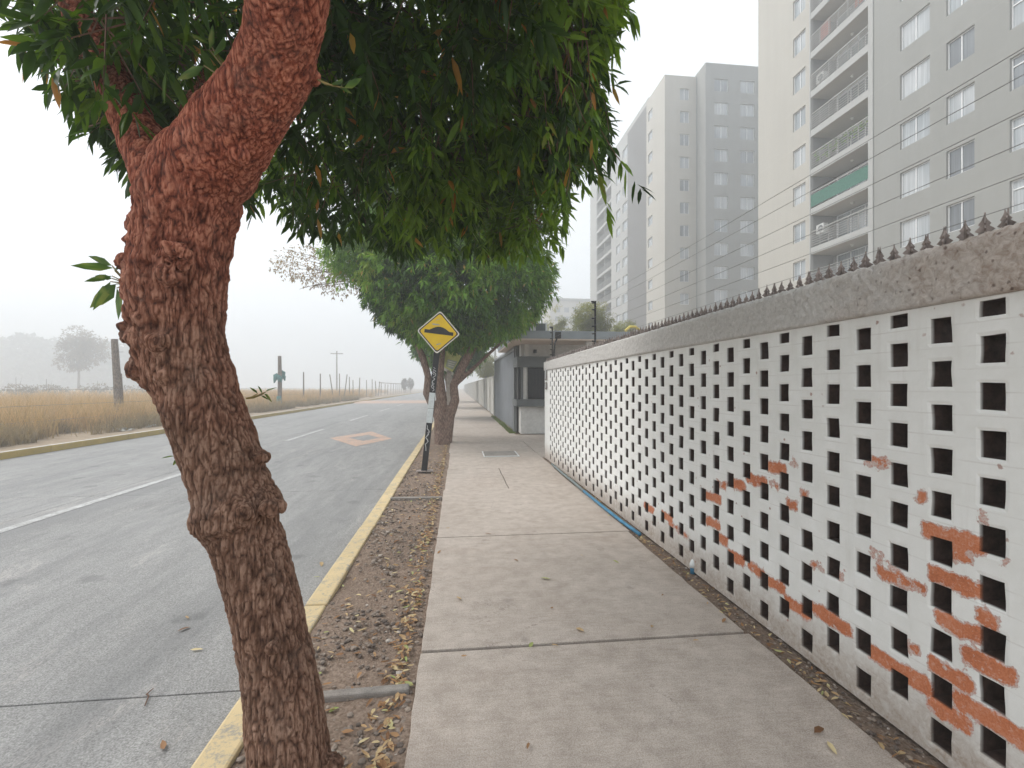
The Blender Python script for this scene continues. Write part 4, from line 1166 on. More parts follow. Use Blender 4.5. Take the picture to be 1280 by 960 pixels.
# ------------------------------------------------------------------ ELECTRIC FENCE
ef = empty('electric_fence', (1.97, 6.3, 2.17), 'electric fence of six thin wires on black poles above the openwork wall', 'electric fence')
EO = Vector((1.97, 6.3, 2.17))
def wall_pt(y, off=.06): 
    u = (y - WA.y) / wdir.y; return Vector((WA.x + wdir.x * u + off, y, 0))
heights = [2.28, 2.39, 2.50, 2.62, 2.75, 2.85]
pys = [on_x(745, 400, 2.05)[1], on_x(690, 430, 1.99)[1], .2]
for y in pys:
    p = wall_pt(y); 
    MB().box(-.012, .012, -.012, .012, 2.12, 2.88).build('pole', M['dark_iron'], ef)
    pole = ef.children[-1]; pole.location = Vector((p.x, p.y, 0)) - EO
    for h_ in heights: MB().tube([(-.012, 0, h_), (-.05, 0, h_)], .011, 6).build('insulator', M['dark_iron'], pole)
    MB().box(-.06, -.0125, -.012, .012, 2.862, 2.88).build('top_arm', M['dark_iron'], pole)
for i, h_ in enumerate(heights):
    a_ = wall_pt(pys[2], .01); b_ = wall_pt(pys[0], .01); c_ = wall_pt(pys[1], .01)
    pts = []
    for (q0, q1, n) in ((a_, b_, 10), (b_, c_, 6)):
        for k in range(n + 1):
            t = k / n; pts.append(q0.lerp(q1, t) + Vector((0, 0, h_ - .02 * 4 * t * (1 - t) * (.6 + .2 * i % .4))) - EO)
    MB().tube(pts, .0015, 4).build('wire', M['wire'], ef)
# camera / speaker bracket by the far pole
br = empty('bracket', (2.03, 10.15, 2.17), 'dark bracket with drooping cable beside the far black fence pole', 'bracket')
MB().tube([(0, 0, 0), (.03, 0, .35), (.1, 0, .52)], [.02, .018, .02], 6).build('arm', M['dark_iron'], br)
MB().box(.04, .16, -.05, .05, .46, .60).build('housing', M['dark_iron'], br, bevel=.01)

# ------------------------------------------------------------------ GUARD BOOTH
bt = empty('guard_booth', (2.0, 16.0, 0), 'white guard booth with grey flat roof slab and barred dark window beyond the openwork wall', 'booth')
BO = Vector((2.0, 16.0, 0))
# coordinates local to BO: x right, y away
d_b = 16.0 * CA
def bz(py, d=16.05): return CH + (HZ - py) / F * d
MB().box(.10, 3.6, .05, 3.4, 0, 3.02).build('wall', M['white_wall'], bt)
MB().box(.08, .30, .0, .22, 0, .96).build('corner_pier', M['white_wall'], bt, bevel=.01)
zt = bz(420)
MB().box(-.35, 6.2, -1.55, 4.2, 3.06, 3.30).build('roof_slab', M['slab_grey'], bt, bevel=.01)
MB().box(-.33, 6.18, -1.53, 4.18, 3.02, 3.058).build('soffit', M['beige_soffit'], bt)
MB().box(-.06, 3.0, -.16, .045, 2.25, 2.60).box(-.06, .095, .046, 1.1, 2.25, 2.60).build('upper_band', M['mid_grey'], bt, bevel=.01)
MB().box(-.08, 3.0, -.20, .045, .93, 1.16).box(-.08, .095, .046, 1.1, .93, 1.16).build('sill_band', M['mid_grey'], bt, bevel=.01)
wf = MB().box(.33, 1.9, .0, .045, 1.17, 2.24).build('window', M['glass_dark'], bt)
mb = MB()
for i in range(13): mb.tube([(.37 + i * .115, -.04, 1.18), (.37 + i * .115, -.04, 2.23)], .008, 6)
for z in (1.2, 2.18): mb.tube([(.33, -.04, z), (1.9, -.04, z)], .012, 6)
mb.build('window_bars', M['dark_iron'], wf)
MB().box(.17, .27, -.03, .045, 1.17, 2.24).build('window_jamb', M['white_wall'], bt)
MB().box(.095, .165, .0, .045, 1.17, 2.24).build('jamb_recess', M['mid_grey'], bt)
MB().box(.0, .095, .10, .9, 1.17, 2.24).build('side_window', M['glass_dark'], bt)
MB().box(.20, .34, -.1, .04, 2.61, 3.015).build('roof_post', M['white_wall'], bt)
MB().box(-.02, .09, .5, 1.1, 2.61, 3.015).build('side_block', M['mid_grey'], bt)
MB().box(.52, .62, -.05, .04, 2.72, 2.84).build('wall_lamp', M['dark_iron'], bt, bevel=.01)
MB().box(-.06, .12, .9, 1.15, 0, .925).build('base_pier', M['mid_grey'], bt)
MB().box(2.0, 2.2, -1.3, -1.1, 0, 3.015).build('roof_pillar', M['white_wall'], bt)
ac = empty('rooftop_ac', (2.55, 15.6, 3.30), 'white air conditioner unit standing on the booth roof slab', 'air conditioner')
MB().box(-.36, .36, 0, .5, .02, .40).build('casing', M['ac_white'], ac, bevel=.015)
MB().box(-.02, .30, -.012, -.002, .06, .36).build('grille', M['mid_grey'], ac)
MB().box(-.33, -.2, -.012, -.002, .06, .36).build('side_grille', M['mid_grey'], ac)
mb = MB()
for i in range(30):
    x = -.3 + i * .0; 
    mb.tube([(-.30 + random.uniform(-.1, .1), -1.5 + i * .19, 3.30), (-.30 + random.uniform(-.12, .1), -1.5 + i * .19 + .05, 3.30 + random.uniform(.08, .2))], .01, 4)
mb.build('roof_edge_spikes', M['sign_grey'], bt)

# grey sheet gate
gt = empty('sliding_gate', (1.98, 20.8, 0), 'tall grey ribbed sheet metal gate between the booth and the pale wall', 'gate')
V = []; ys_ = []
y = -4.0; j = 0
mb = MB()
while y < 4.9:
    x0 = -.02 if j % 2 == 0 else .02
    mb.quad((x0, y, .04), (x0, y + .14, .04), (x0, y + .14, 2.85), (x0, y, 2.85))
    mb.quad((x0, y + .14, .04), (-x0, y + .17, .04), (-x0, y + .17, 2.85), (x0, y + .14, 2.85))
    y += .17; j += 1
mb.build('ribbed_sheet', M['gate_grey'], gt)
MB().box(-.05, .05, -4.12, -4.0, 0, 3.0).box(-.05, .05, 4.9, 5.05, 0, 3.0).box(-.05, .05, -3.99, 4.89, 2.86, 2.95).build('gate_frame', M['grey_paint'], gt)
mb = MB()
for i in range(56): mb.tube([(0, -4 + i * .16, 2.95), (-.02, -4 + i * .16 + .02, 3.07)], [.012, .004], 4)
mb.build('gate_top_spikes', M['sign_grey'], gt)
# far pale wall
fw = empty('concrete_wall', (1.95, 26, 0), 'long pale concrete panel wall with posts running down the far sidewalk', 'wall')
mb = MB(); 
MB().box(.0, .14, 0, 140, 0, 2.12).build('wall_panel', M['panel_wall'], fw)
for i in range(40):
    MB().box(-.05, -.002, i * 3.4, i * 3.4 + .22, 0, 2.2).build('wall_post', M['panel_wall'], fw)
MB().box(-.03, .17, 0, 140, 2.121, 2.17).build('wall_cap', M['panel_wall'], fw)
b = pt(614, 483, 36)
lp = empty('lamp_pole', (b.x + .3, b.y, 0), 'slim pale pole rising behind the far concrete wall', 'pole')
MB().tube([(0, 0, 0), (0, 0, 4.6)], [.09, .07], 8).build('pole_shaft', M['ac_white'], lp)
MB().tube([(0, 0, 4.55), (-.5, 0, 4.7)], [.04, .03], 6).build('pole_arm', M['ac_white'], lp)

# ------------------------------------------------------------------ HUMP SIGN
sb = Vector(gnd(530, 589)); sb.z = -.03
d_s = 600 * 1.6 / (589 - HZ)
st_ = pt(550.5, 400, d_s)
sg = empty('hump_sign', sb, 'yellow diamond speed hump sign on a leaning black post with white stickers', 'road sign')
ax = (st_ - sb); Lp = ax.length; axn = ax.normalized()
right = (Vector((CA, -SA, 0)) - axn * Vector((CA, -SA, 0)).dot(axn)).normalized(); nrm = right.cross(axn)   # nrm points away from camera?
if nrm.dot(Vector((SA, CA, 0))) > 0: nrm = -nrm     # towards the camera
R = Matrix((right, axn, nrm)).transposed().to_4x4()     # local: x right, y up the pole, z to camera
def sbx(x0, x1, y0, y1, z0, z1): return MB().box(x0, x1, y0, y1, z0, z1, R)
sbx(-.052, .052, 0, Lp, -.03, .03).build('post', M['black_paint'], sg, bevel=.004)
MB().box(-.14, .17, -.1, .1, .03, .045).build('foot_plate', M['rust'], sg)
sbx(-.053, .054, .95, 1.22, .031, .034).build('sticker', M['sticker'], sg)
sbx(-.054, .053, 1.225, 1.52, .031, .034).build('sticker', M['sticker'], sg)
mb = MB()
rs = random.Random(9)
def scr(y0, y1, n):
    p = [(rs.uniform(-.035, .035), y0 + (y1 - y0) * i / n) for i in range(n + 1)]
    mb.tube([R @ Vector((x, y, .034)) for x, y in p], .0065, 5)
scr(.42, .85, 7); scr(.6, .9, 9); scr(1.55, 1.8, 9); scr(1.6, 1.95, 10); scr(1.86, 2.0, 6)
mb.build('scribbles', M['scribble'], sg)
# face
cs = pt(548.5, 415.8, d_s) - sb
Rf = Matrix.Translation(cs) @ R @ Matrix.Rotation(radians(1.2), 4, 'Z')
hs = .41
def diamond(h_, cr):
    pts = []
    for k in range(4):
        a0 = pi / 2 * k
        c = Vector((cos(a0), sin(a0))) * h_
        t1_ = Vector((cos(a0 + pi / 2) - cos(a0), sin(a0 + pi / 2) - sin(a0))).normalized(); t0 = Vector((cos(a0 - pi / 2) - cos(a0), sin(a0 - pi / 2) - sin(a0))).normalized()
        for w0, w1 in ((1, 0), (.45, .1), (.1, .45), (0, 1)):
            q_ = c + t0 * cr * w0 + t1_ * cr * w1; pts.append((q_.x, q_.y))
    return pts
fp = MB().prism(diamond(hs, .05), Rf @ Matrix.Translation((0, 0, .036)), .004).build('sign_plate', M['sign_white'], sg)
MB().prism(diamond(hs - .028, .05), Rf @ Matrix.Translation((0, 0, .0405)), .001).build('border', M['black_paint'], fp)
MB().prism(diamond(hs - .055, .05), Rf @ Matrix.Translation((0, 0, .042)), .001).build('sign_face', M['sign_yellow'], fp)
hump = [(-.27, -.035), (.275, -.035), (.275, .03), (.20, .03)] + [(.17 - i * .028, .03 + .075 * sin(pi * (i + .6) / 12.5) ** .8) for i in range(12)] + [(-.18, .03), (-.27, .03)]
MB().prism(hump, Rf @ Matrix.Translation((.005, .002, .0435)) @ Matrix.Rotation(-radians(2.2), 4, 'Z'), .001).build('hump_symbol', M['black_paint'], fp)
for (cx_, cy_, w_, h_, a_) in ((-.06, .145, .17, .030, -2), (.02, -.22, .10, .026, 20), (-.03, .24, .09, .012, 25), (.0, -.30, .02, .02, 0)):
    pts = [(w_ / 2 * cos(t) * rs.uniform(.8, 1.1), h_ / 2 * sin(t) * rs.uniform(.6, 1.2)) for t in [2 * pi * i / 12 for i in range(12)]]
    MB().prism(pts, Rf @ Matrix.Translation((cx_, cy_, .0435)) @ Matrix.Rotation(radians(a_), 4, 'Z'), .001).build('worn_patch', M['sign_grey'], fp)
for y in (-.05, .12): MB().box(-.075, .075, y - .02, y + .02, -.034, .035, Rf).build('clamp', M['rust'], sg)

# ------------------------------------------------------------------ notice board behind the tree
nb = empty('notice_board', gnd(560, 548), 'tilted lime yellow notice board with pale posts behind the forked tree', 'notice board')
NO = Vector(gnd(560, 548)); dn = NO.x * SA + NO.y * CA + .6
def np_(x, y): return pt(x, y, dn) - NO
def slabq(mb, q4, t=.03):
    back_ = Vector((SA, CA, 0)) * t
    vs = [Vector(v) for v in q4] + [Vector(v) + back_ for v in q4]
    mb.add(vs, [(3, 2, 1, 0), (4, 5, 6, 7), (0, 1, 5, 4), (1, 2, 6, 5), (2, 3, 7, 6), (3, 0, 4, 7)]); return mb
slabq(MB(), [np_(546, 440), np_(564, 438), np_(577, 445), np_(566, 464)]+[]).build('board', M['placard'], nb)
slabq(MB(), [np_(545, 441), np_(547, 455), np_(566, 465), np_(560, 445)]).build('board_lower', M['placard'], nb)
Tb = Vector((SA, CA, 0)) * -.012
slabq(MB(), [np_(557, 458) + Tb, np_(560, 449) + Tb, np_(572, 452) + Tb, np_(566, 462) + Tb], .008).build('print_block', M['placard_text'], nb)
mb = MB()
for i in range(3):
    slabq(mb, [np_(559.3 + i * .3, 451.5 + 2.6 * i) + Tb * 2, np_(559.6 + i * .3, 450.5 + 2.6 * i) + Tb * 2, np_(569.5 - i, 453 + 2.6 * i) + Tb * 2, np_(569 - i, 454 + 2.6 * i) + Tb * 2], .006)
mb.build('print_lines', M['sign_white'], nb)
slabq(MB(), [np_(547, 458), np_(548, 454.5), np_(567, 466), np_(566, 469.5)], .05).build('rail', M['sign_white'], nb)
for x in (550.5, 561.5):
    w_ = 3.2
    slabq(MB(), [np_(x - w_, 552), np_(x - w_, 462), np_(x + w_ - .5, 464), np_(x + w_ - .5, 552)], .12).build('board_post', M['pale_wood'], nb)

# ------------------------------------------------------------------ APARTMENT BUILDINGS
FL = 2.46
def panel_x(name, X, y0, y1, z0, z1, holes, mat, parent, O, th=.18):
    """facade in plane x=X facing -x, with rectangular holes [(ya,yb,za,zb)]"""
    yl = sorted({y0, y1} | {h[0] for h in holes} | {h[1] for h in holes}); zl = sorted({z0, z1} | {h[2] for h in holes} | {h[3] for h in holes})
    yl = [v for v in yl if y0 <= v <= y1]; zl = [v for v in zl if z0 <= v <= z1]
    ny, nz = len(yl), len(zl); sol = np.ones((ny - 1, nz - 1), bool)
    for i in range(ny - 1):
        for j in range(nz - 1):
            yc_, zc_ = (yl[i] + yl[i+1]) / 2, (zl[j] + zl[j+1]) / 2
            if any(h[0] < yc_ < h[1] and h[2] < zc_ < h[3] for h in holes): sol[i, j] = False
    V = [(X - O[0], y - O[1], z - O[2]) for y in yl for z in zl] + [(X + th - O[0], y - O[1], z - O[2]) for y in yl for z in zl]
    nv = ny * nz; fs = []
    pd = np.pad(sol, 1, constant_values=False)
    for i in range(ny - 1):
        for j in range(nz - 1):
            if not sol[i, j]: continue
            a_, b_, c_, d_ = i*nz+j, i*nz+j+1, (i+1)*nz+j+1, (i+1)*nz+j
            fs.append((a_, d_, c_, b_)); fs.append((a_+nv, b_+nv, c_+nv, d_+nv))
            if not pd[i, j+1]: fs.append((a_, b_, b_+nv, a_+nv))
            if not pd[i+2, j+1]: fs.append((c_, d_, d_+nv, c_+nv))
            if not pd[i+1, j]: fs.append((d_, a_, a_+nv, d_+nv))
            if not pd[i+1, j+2]: fs.append((b_, c_, c_+nv, b_+nv))
    return mesh_np(name, V, np.array(fs), mat, parent)

def window_proto(w, h, mat, transom=False, facing='x'):
    """window meshes in local coords: spans 0..w along, 0..h up, set back; facing -x"""
    fr = MB(); t = .05
    fr.box(.10, .15, 0, w, 0, t).box(.10, .15, 0, w, h - t, h).box(.10, .15, 0, t, t, h - t).box(.10, .15, w - t, w, t, h - t)
    fr.box(.095, .145, w / 2 - t / 2, w / 2 + t / 2, t, h - t)
    if transom: fr.box(.09, .14, t, w - t, h * .70, h * .70 + t)
    pn = MB().box(.13, .14, t, w - t, t, h - t)
    return fr, pn
wcache = {}
def add_window(parent, O, X, y, z, w, h, panemat, transom=False, rotz=0, blind=0):
    key = (round(w, 2), round(h, 2), panemat, transom)
    if key not in wcache:
        fr, pn = window_proto(w, h, None, transom)
        a_ = bpy.data.meshes.new('window'); a_.from_pydata(fr.v, [], fr.f); a_.update(); a_.materials.append(M['frame'])
        b_ = bpy.data.meshes.new('pane'); b_.from_pydata(pn.v, [], pn.f); b_.update(); b_.materials.append(M[panemat])
        wcache[key] = (a_, b_)
    a_, b_ = wcache[key]
    wo = bpy.data.objects.new('window', a_); link(wo, parent); wo.location = (X - O[0], y - O[1], z - O[2]); wo.rotation_euler = (0, 0, rotz)
    po_ = bpy.data.objects.new('pane', b_); link(po_, wo)
    return wo

# near block
NBO = (22.0, 20.0, 0.0)
nbk = empty('apartment_building', NBO, 'tall grey and cream apartment building with balconies, nearest on the right', 'building')
zs_sill = [13.45 + FL * k for k in range(-5, 9)]
HT = 13.45 + FL * 9 + .3
hA = [(20.23, 21.76, z, z + 1.28) for z in zs_sill]; hB = [(18.26, 19.46, z, z + 1.25) for z in zs_sill]; hC = [(15.74, 16.94, z - .02, z + 1.30) for z in zs_sill]
hD = [(28.35, 29.50, z, z + 1.22) for z in zs_sill]
panel_x('grey_wall', 22, 9.0, 23.28, 0, HT, hA + hB + hC, M['fac_grey'], nbk, NBO)
panel_x('cream_wall', 22.0, 28.0, 33.2, 0, HT, hD, M['fac_cream'], nbk, NBO)
MB().box(22.19 - 22, 12, 9 - 20, 33.15 - 20 - 5.2, -0.02, HT - .1).build('core', M['recess'], nbk) if False else None
MB().box(.181, 10, -10.95, 3.28, 0, HT - .05).box(.181, 10, 8.0, 13.18, 0, HT - .05).box(1.65, 10, 3.281, 7.999, 0, HT - .05).build('inner_core', M['recess'], nbk)
MB().box(-.06, .18, 3.285, 3.58, 0, HT).build('pilaster', M['balc'], nbk)
MB().box(-.02, .18, 7.90, 7.998, 0, HT).build('pilaster', M['balc'], nbk)
rw = random.Random(21)
for i, z in enumerate(zs_sill):
    for (y0, y1, za, zb), tr_ in ((hA[i], False), (hB[i], False), (hC[i], True), (hD[i], False)):
        add_window(nbk, NBO, 22.0, y0, za, y1 - y0, zb - za, 'pane_dark' if rw.random() < .14 else 'pane', tr_)
# balconies
yb0, yb1 = 23.581, 27.898
for k in range(-6, 9):
    zu = 14.8 + FL * k
    if zu < 0: continue
    bo = empty('x', (0, 0, 0)); bpy.data.objects.remove(bo)
    bal = MB().box(0, 1.645, yb0 - 20, yb1 - 20, zu, zu + .40).build('balcony_slab', M['balc'], nbk)
    MB().box(.05, 1.64, yb0 - 20 + .01, yb1 - 20 - .01, zu - .012, zu - .003).build('balcony_ceiling', M['ceil'], bal)
    mb = MB(); zf = zu + .40
    for r_ in range(6): mb.box(.025, .055, yb0 - 20, yb1 - 20, zf + .14 + r_ * .14, zf + .168 + r_ * .14)
    mb.box(.02, .07, yb0 - 20, yb1 - 20, zf + .98, zf + 1.03)
    n = 6
    for i in range(n + 1):
        y = yb0 - 20 + .02 + (yb1 - yb0 - .06) * i / n; mb.box(.025, .065, y, y + .03, zf, zf + .98)
    mb.build('railing', M['rail'], bal)
    wz = zf + .02
    fr = MB()
    for y in (4.5, 5.5, 6.55, 7.6): fr.box(1.55, 1.64, y - .03, y + .03, wz, wz + 1.95)
    fr.box(1.55, 1.64, 4.5, 7.6, wz + 1.90, wz + 1.96)
    wdw = fr.build('sliding_door', M['frame'], bal)
    MB().box(1.60, 1.61, 4.53, 7.57, wz, wz + 1.9).build('door_glass', M['pane' if rw.random() < .5 else 'pane_dark'], wdw)
    MB().tube([(.8, 5.6, zu - .012), (.8, 5.6, zu - .10)], [.09, .06], 10).build('ceiling_lamp', M['lamp_glass'], bal)
    if k == -1:
        MB().box(.0, .015, yb0 - 20, yb1 - 20, zf + .10, zf + .85).build('green_netting', M['net'], bal)
    if k == 3:
        MB().box(.075, .10, 6.4, 7.2, zf + .2, zf + 1.1).build('laundry', M['red_cloth'], bal)
        MB().box(.075, .10, 4.0, 4.6, zf + .2, zf + 1.05).build('laundry', M['red_cloth'], bal)
    if k == 0:
        c_ = MB()
        blob(c_, (0, 0, 0), .2)
        P = np.stack([RNG.uniform(.1, .3, 120), RNG.uniform(3.7, 7.7, 120), zf + RNG.uniform(.5, 1.05, 120)], 1)
        leaf_mesh('balcony_plants', P, unit(RNG.normal(size=P.shape)), M['leaf2'], bal, nleaf=6, tlen=.15, llen=.15, wid=.03, detail=1)['kind'] = 'stuff'
for k in (-2, 2):
    zf = 14.8 + FL * k + .4
    acu = empty('ac_outdoor_unit', (22.3, 27.2, zf + .5 if k == -2 else zf), 'white air conditioner outdoor unit hung in a balcony above the spiked wall' if k == -2 else 'white air conditioner unit standing on a higher balcony behind the railing', 'air conditioner')
    MB().box(0, .32, 0, .62, .35, .90).box(.05, .27, .02, .6, .0 if k == 2 else .3, .349).build('casing', M['ac_white'], acu, bevel=.02)
    f_ = MB().tube([(-.003, .24, .62), (-.012, .24, .62)], .2, 20).build('fan_grille', M['mid_grey'], acu)
    MB().tube([(-.013, .24, .62), (-.02, .24, .62)], .06, 12).build('fan_hub', M['ac_white'], f_)

# far tower
FTO = (22.1, 52.0, 0)
ft = empty('apartment_building', FTO, 'pale hazy apartment tower with stepped roofline further down the street', 'building')
TZ = 35.2
s_f = [CH + (HZ - (60 + v / 2.667)) / F * 51.5 for v in (165,)]   # sill of first row (beige windows bottom at zoomed y 165)
sill0 = s_f[0]
rowsF = [sill0 - FL * i for i in range(14) if sill0 - FL * i > .8]
# side facade planes (x = 22.1), y 49.6..80
def yof(px): return on_x(px, 400, 22.1)[1]
seg = dict(cr0=yof(831), cr1=yof(808), b0=yof(802), b1=yof(786), w10=yof(784.5), w11=yof(776), w20=yof(773), w21=yof(768), c0=yof(762), c1=yof(744), e=yof(736))
yw = yof(812)
hs_ = [(yof(815.5), yof(810), z, z + 1.0) for z in rowsF]
y_front = seg['cr0']
cream_side = panel_x('cream_side_wall', 22.1, y_front, seg['cr1'], 0, TZ, hs_, M['fac_cream'], ft, FTO)
hg = [(seg['b0'], seg['b1'], z - .9, z + 1.15) for z in rowsF]
hw1 = [(seg['w10'], seg['w11'], z, z + 1.2) for z in rowsF]; hw2 = [(seg['w20'], seg['w21'], z, z + 1.2) for z in rowsF]
hc = [(seg['c0'], seg['c1'], z - .9, z + 1.15) for z in rowsF]
X2 = 22.35
panel_x('grey_side_wall', X2, seg['cr1'] + .002, seg['e'], 0, TZ + .6, hg + hw1 + hw2 + hc, M['balc'], ft, FTO)  # paler balcony grey on this wall puts extra haze into its colour
MB().box(X2 - 22.1 + 1.6, 12, seg['cr1'] - 52 + .3, seg['e'] - 52 - .2, 0, TZ).build('inner_core', M['recess'], ft)
for i, z in enumerate(rowsF):
    a_ = hs_[i]; add_window(ft, FTO, 22.1, a_[0], a_[2], a_[1] - a_[0], a_[3] - a_[2], 'pane')
    for a_ in (hw1[i], hw2[i]): add_window(ft, FTO, X2, a_[0], a_[2], a_[1] - a_[0], a_[3] - a_[2], 'pane')
    # balconies: railing + back window
    for a_ in (hg[i], hc[i]):
        mb = MB()
        for r_ in range(5): mb.box(X2 - 22.1 + .02, X2 - 22.1 + .05, a_[0] - 52, a_[1] - 52, a_[2] + .15 + r_ * .17, a_[2] + .18 + r_ * .17)
        for r_ in range(5):
            yy = a_[0] - 52 + (a_[1] - a_[0] - .04) * r_ / 4; mb.box(X2 - 22.1 + .02, X2 - 22.1 + .05, yy, yy + .04, a_[2], a_[2] + .9)
        rl = mb.build('balcony_railing', M['rail'], ft)
        mm = (a_[0] + a_[1]) / 2 - 52
        MB().box(X2 - 22.1 + 1.5, X2 - 22.1 + 1.59, a_[0] - 52 + .4, a_[1] - 52 - .4, a_[2], a_[2] + 1.8).build('balcony_window', M['pane' if rw.random() < .4 else 'pane_dark'], ft)
for i, z in enumerate(rowsF):   # floor slabs inside balcony stacks
    pass
mb = MB()
for z in rowsF:
    mb.box(X2 - 22.1 + .181, X2 - 22.1 + 1.59, seg['cr1'] - 52 + .3, seg['e'] - 52 - .2, z - 1.3, z - .9)
for a_ in (seg['b0'], seg['b1'], seg['c0'], (seg['c0'] + seg['c1']) / 2, seg['c1']):
    mb.box(X2 - 22.1 + .182, X2 - 22.1 + 1.598, a_ - 52 - .1, a_ - 52 + .1, 0, TZ - .5)
mb.build('floor_slabs', M['fac_grey'], ft)
# front faces (facing -y): build with panel_x rotated: use local frame object
def panel_y(name, Y, x0, x1, z0, z1, holes, mat, parent, O):
    # holes (xa,xb,za,zb); make as panel_x then swap axes: (x,y)->(y,x) with winding flip
    o = panel_x(name, 0, x0, x1, z0, z1, holes, mat, parent, (0, 0, 0))
    me = o.data; n = len(me.vertices); co = np.zeros(n * 3, dtype=np.float32); me.vertices.foreach_get('co', co); co = co.reshape(-1, 3)
    new = np.stack([co[:, 1] - O[0], co[:, 0] + Y - O[1], co[:, 2] - O[2]], 1)
    me.vertices.foreach_set('co', new.ravel().astype(np.float32)); me.flip_normals(); me.update(); return o
def xof(px, Y):
    t = A + atan((px - 640) / F); return Y * tan(t)
YF = y_front
xb = xof(872, YF)
hb_ = [(xof(850, YF), xof(861.5, YF), z, z + 1.25) for z in rowsF]
panel_y('cream_front_wall', YF, 22.1 + .181, xb, 0, TZ, hb_, M['fac_cream'], ft, FTO)
YG = YF - 1.9
xg0 = xof(882, YG)
sg_ = CH + (HZ - (60 + 137 / 2.667)) / F * (YG / CA * 1.0 + 2.3)
hg1 = [(xof(893, YG), xof(910, YG), z, z + 1.3) for z in rowsF]; hg2 = [(xof(925.5, YG), xof(943, YG), z, z + 1.3) for z in rowsF]; hg3 = [(xof(975, YG), xof(992, YG), z, z + 1.3) for z in rowsF]
panel_y('grey_front_wall', YG, xg0, 45, 0, TZ + .3, hg1 + hg2 + hg3, M['fac_dark'], ft, FTO)
MB().box(xg0 - 22.1, xg0 - 22.1 + .2, YG - 52 + .182, YF - 52 + .4, 0, TZ + .3).build('step_wall', M['fac_grey'], ft)
MB().box(.19, 22.8, YF - 52 + .19, YF - 52 + 12, 0, TZ - .1).box(xg0 - 22.1 + .21, 22.8, YG - 52 + .19, YF - 52 + .18, 0, TZ - .2).build('front_core', M['frame_dark'], ft)
MB().tube([(xb - 22.1 - .1, YF - 52 - .06, 0), (xb - 22.1 - .1, YF - 52 - .06, TZ)], .06, 6).build('drainpipe', M['mid_grey'], ft)
for i in range(len(rowsF)):
    for a_, Y_ in ((hb_[i], YF), (hg1[i], YG), (hg2[i], YG)):
        dk = (i in (4, 5, 6) and Y_ == YF) or rw.random() < .12
        w_ = a_[1] - a_[0]
        wo = add_window(ft, FTO, a_[0], Y_, a_[2], w_, a_[3] - a_[2], 'pane_dark' if dk else 'pane')
        wo.rotation_euler = (0, 0, pi / 2); wo.location = (a_[1] - FTO[0], Y_ - FTO[1], a_[2])

# a third, very faint block beyond
TB = (26.0, 135.0, 0)
tb = empty('apartment_building', TB, 'faint low apartment block almost lost in the fog beyond the tower', 'building')
MB().box(0, 26, 0, 14, 0, 26).build('wall', M['fac_cream'], tb)
MB().box(-.3, 26.3, -.3, 14.3, 26.002, 26.8).build('roof', M['fac_grey'], tb)
for r_ in range(9):
    for c_ in range(6): MB().box(1.5 + c_ * 2.6, 2.9 + c_ * 2.6, -.06, -.003, 2 + r_ * 2.6, 3.4 + r_ * 2.6).build('window', M['pane_dark'], tb)
# small yellow play thing seen over the wall
yo = Vector(pt(791, 414, 24))
ys_o = empty('play_frame', (yo.x, yo.y, 0), 'small yellow play frame top showing over the wall before the tower', 'play equipment')
for x in (-.35, .35): MB().tube([(x, 0, 0), (x, 0, yo.z + .1)], .05, 8).build('frame_post', M['yellow_plastic'], ys_o)
MB().tube([(-.4, 0, yo.z), (-.15, 0, yo.z + .22), (.15, 0, yo.z + .22), (.4, 0, yo.z)], .07, 8).build('top_hoop', M['yellow_plastic'], ys_o)

# ------------------------------------------------------------------ GRAVEL, LITTER, LOOSE LEAVES
def stones(n, xr, yr, zbase, sz, seed, name, label):
    rg = np.random.default_rng(seed)
    ico = bmesh.new(); bmesh.ops.create_icosphere(ico, subdivisions=1, radius=1); bv = np.array([tuple(v.co) for v in ico.verts]); bf = np.array([[v.index for v in f.verts] for f in ico.faces]); ico.free()
    x = rg.uniform(*xr, n); y = yr[0] + (yr[1] - yr[0]) * rg.random(n) ** 1.6
    g = fbm(np.stack([x * 3, y * 1.5, x * 0], 1), 2, seed); k = rg.random(n) < np.clip((g - .3) * 3.2, .08, 1); x = x[k]; y = y[k]; n = len(x)
    s_ = sz * rg.uniform(.3, 1, n) ** 2 * 1.6 + .002
    sc = s_[:, None] * np.stack([rg.uniform(.7, 1.3, n), rg.uniform(.7, 1.3, n), rg.uniform(.4, .75, n)], 1)
    a = rg.uniform(0, 6.28, n); ca, sa_ = np.cos(a), np.sin(a)
    b = bv[None] * sc[:, None, :] * (1 + rg.uniform(-.2, .2, (n, len(bv), 1)))
    X = b[..., 0] * ca[:, None] - b[..., 1] * sa_[:, None] + x[:, None]; Y = b[..., 0] * sa_[:, None] + b[..., 1] * ca[:, None] + y[:, None]; Z = b[..., 2] + zbase + s_[:, None] * .2
    V = np.stack([X, Y, Z], 2).reshape(-1, 3); Fc = (bf[None] + (np.arange(n) * len(bv))[:, None, None]).reshape(-1, 3)
    return tag(mesh_np(name, V, Fc, M['stone'], smooth=False, tint=np.repeat(rg.random(n), len(bv))), label, 'gravel', kind='stuff')
stones(4800, (-.95, -.24), (1.2, 11), -.025, .011, 5, 'gravel', 'small grey gravel scattered over the planting strip')
stones(900, (1.88, 2.03), (1.5, 9), -.012, .008, 6, 'wall_foot_gravel', 'fine gravel in the dirt at the foot of the openwork wall')

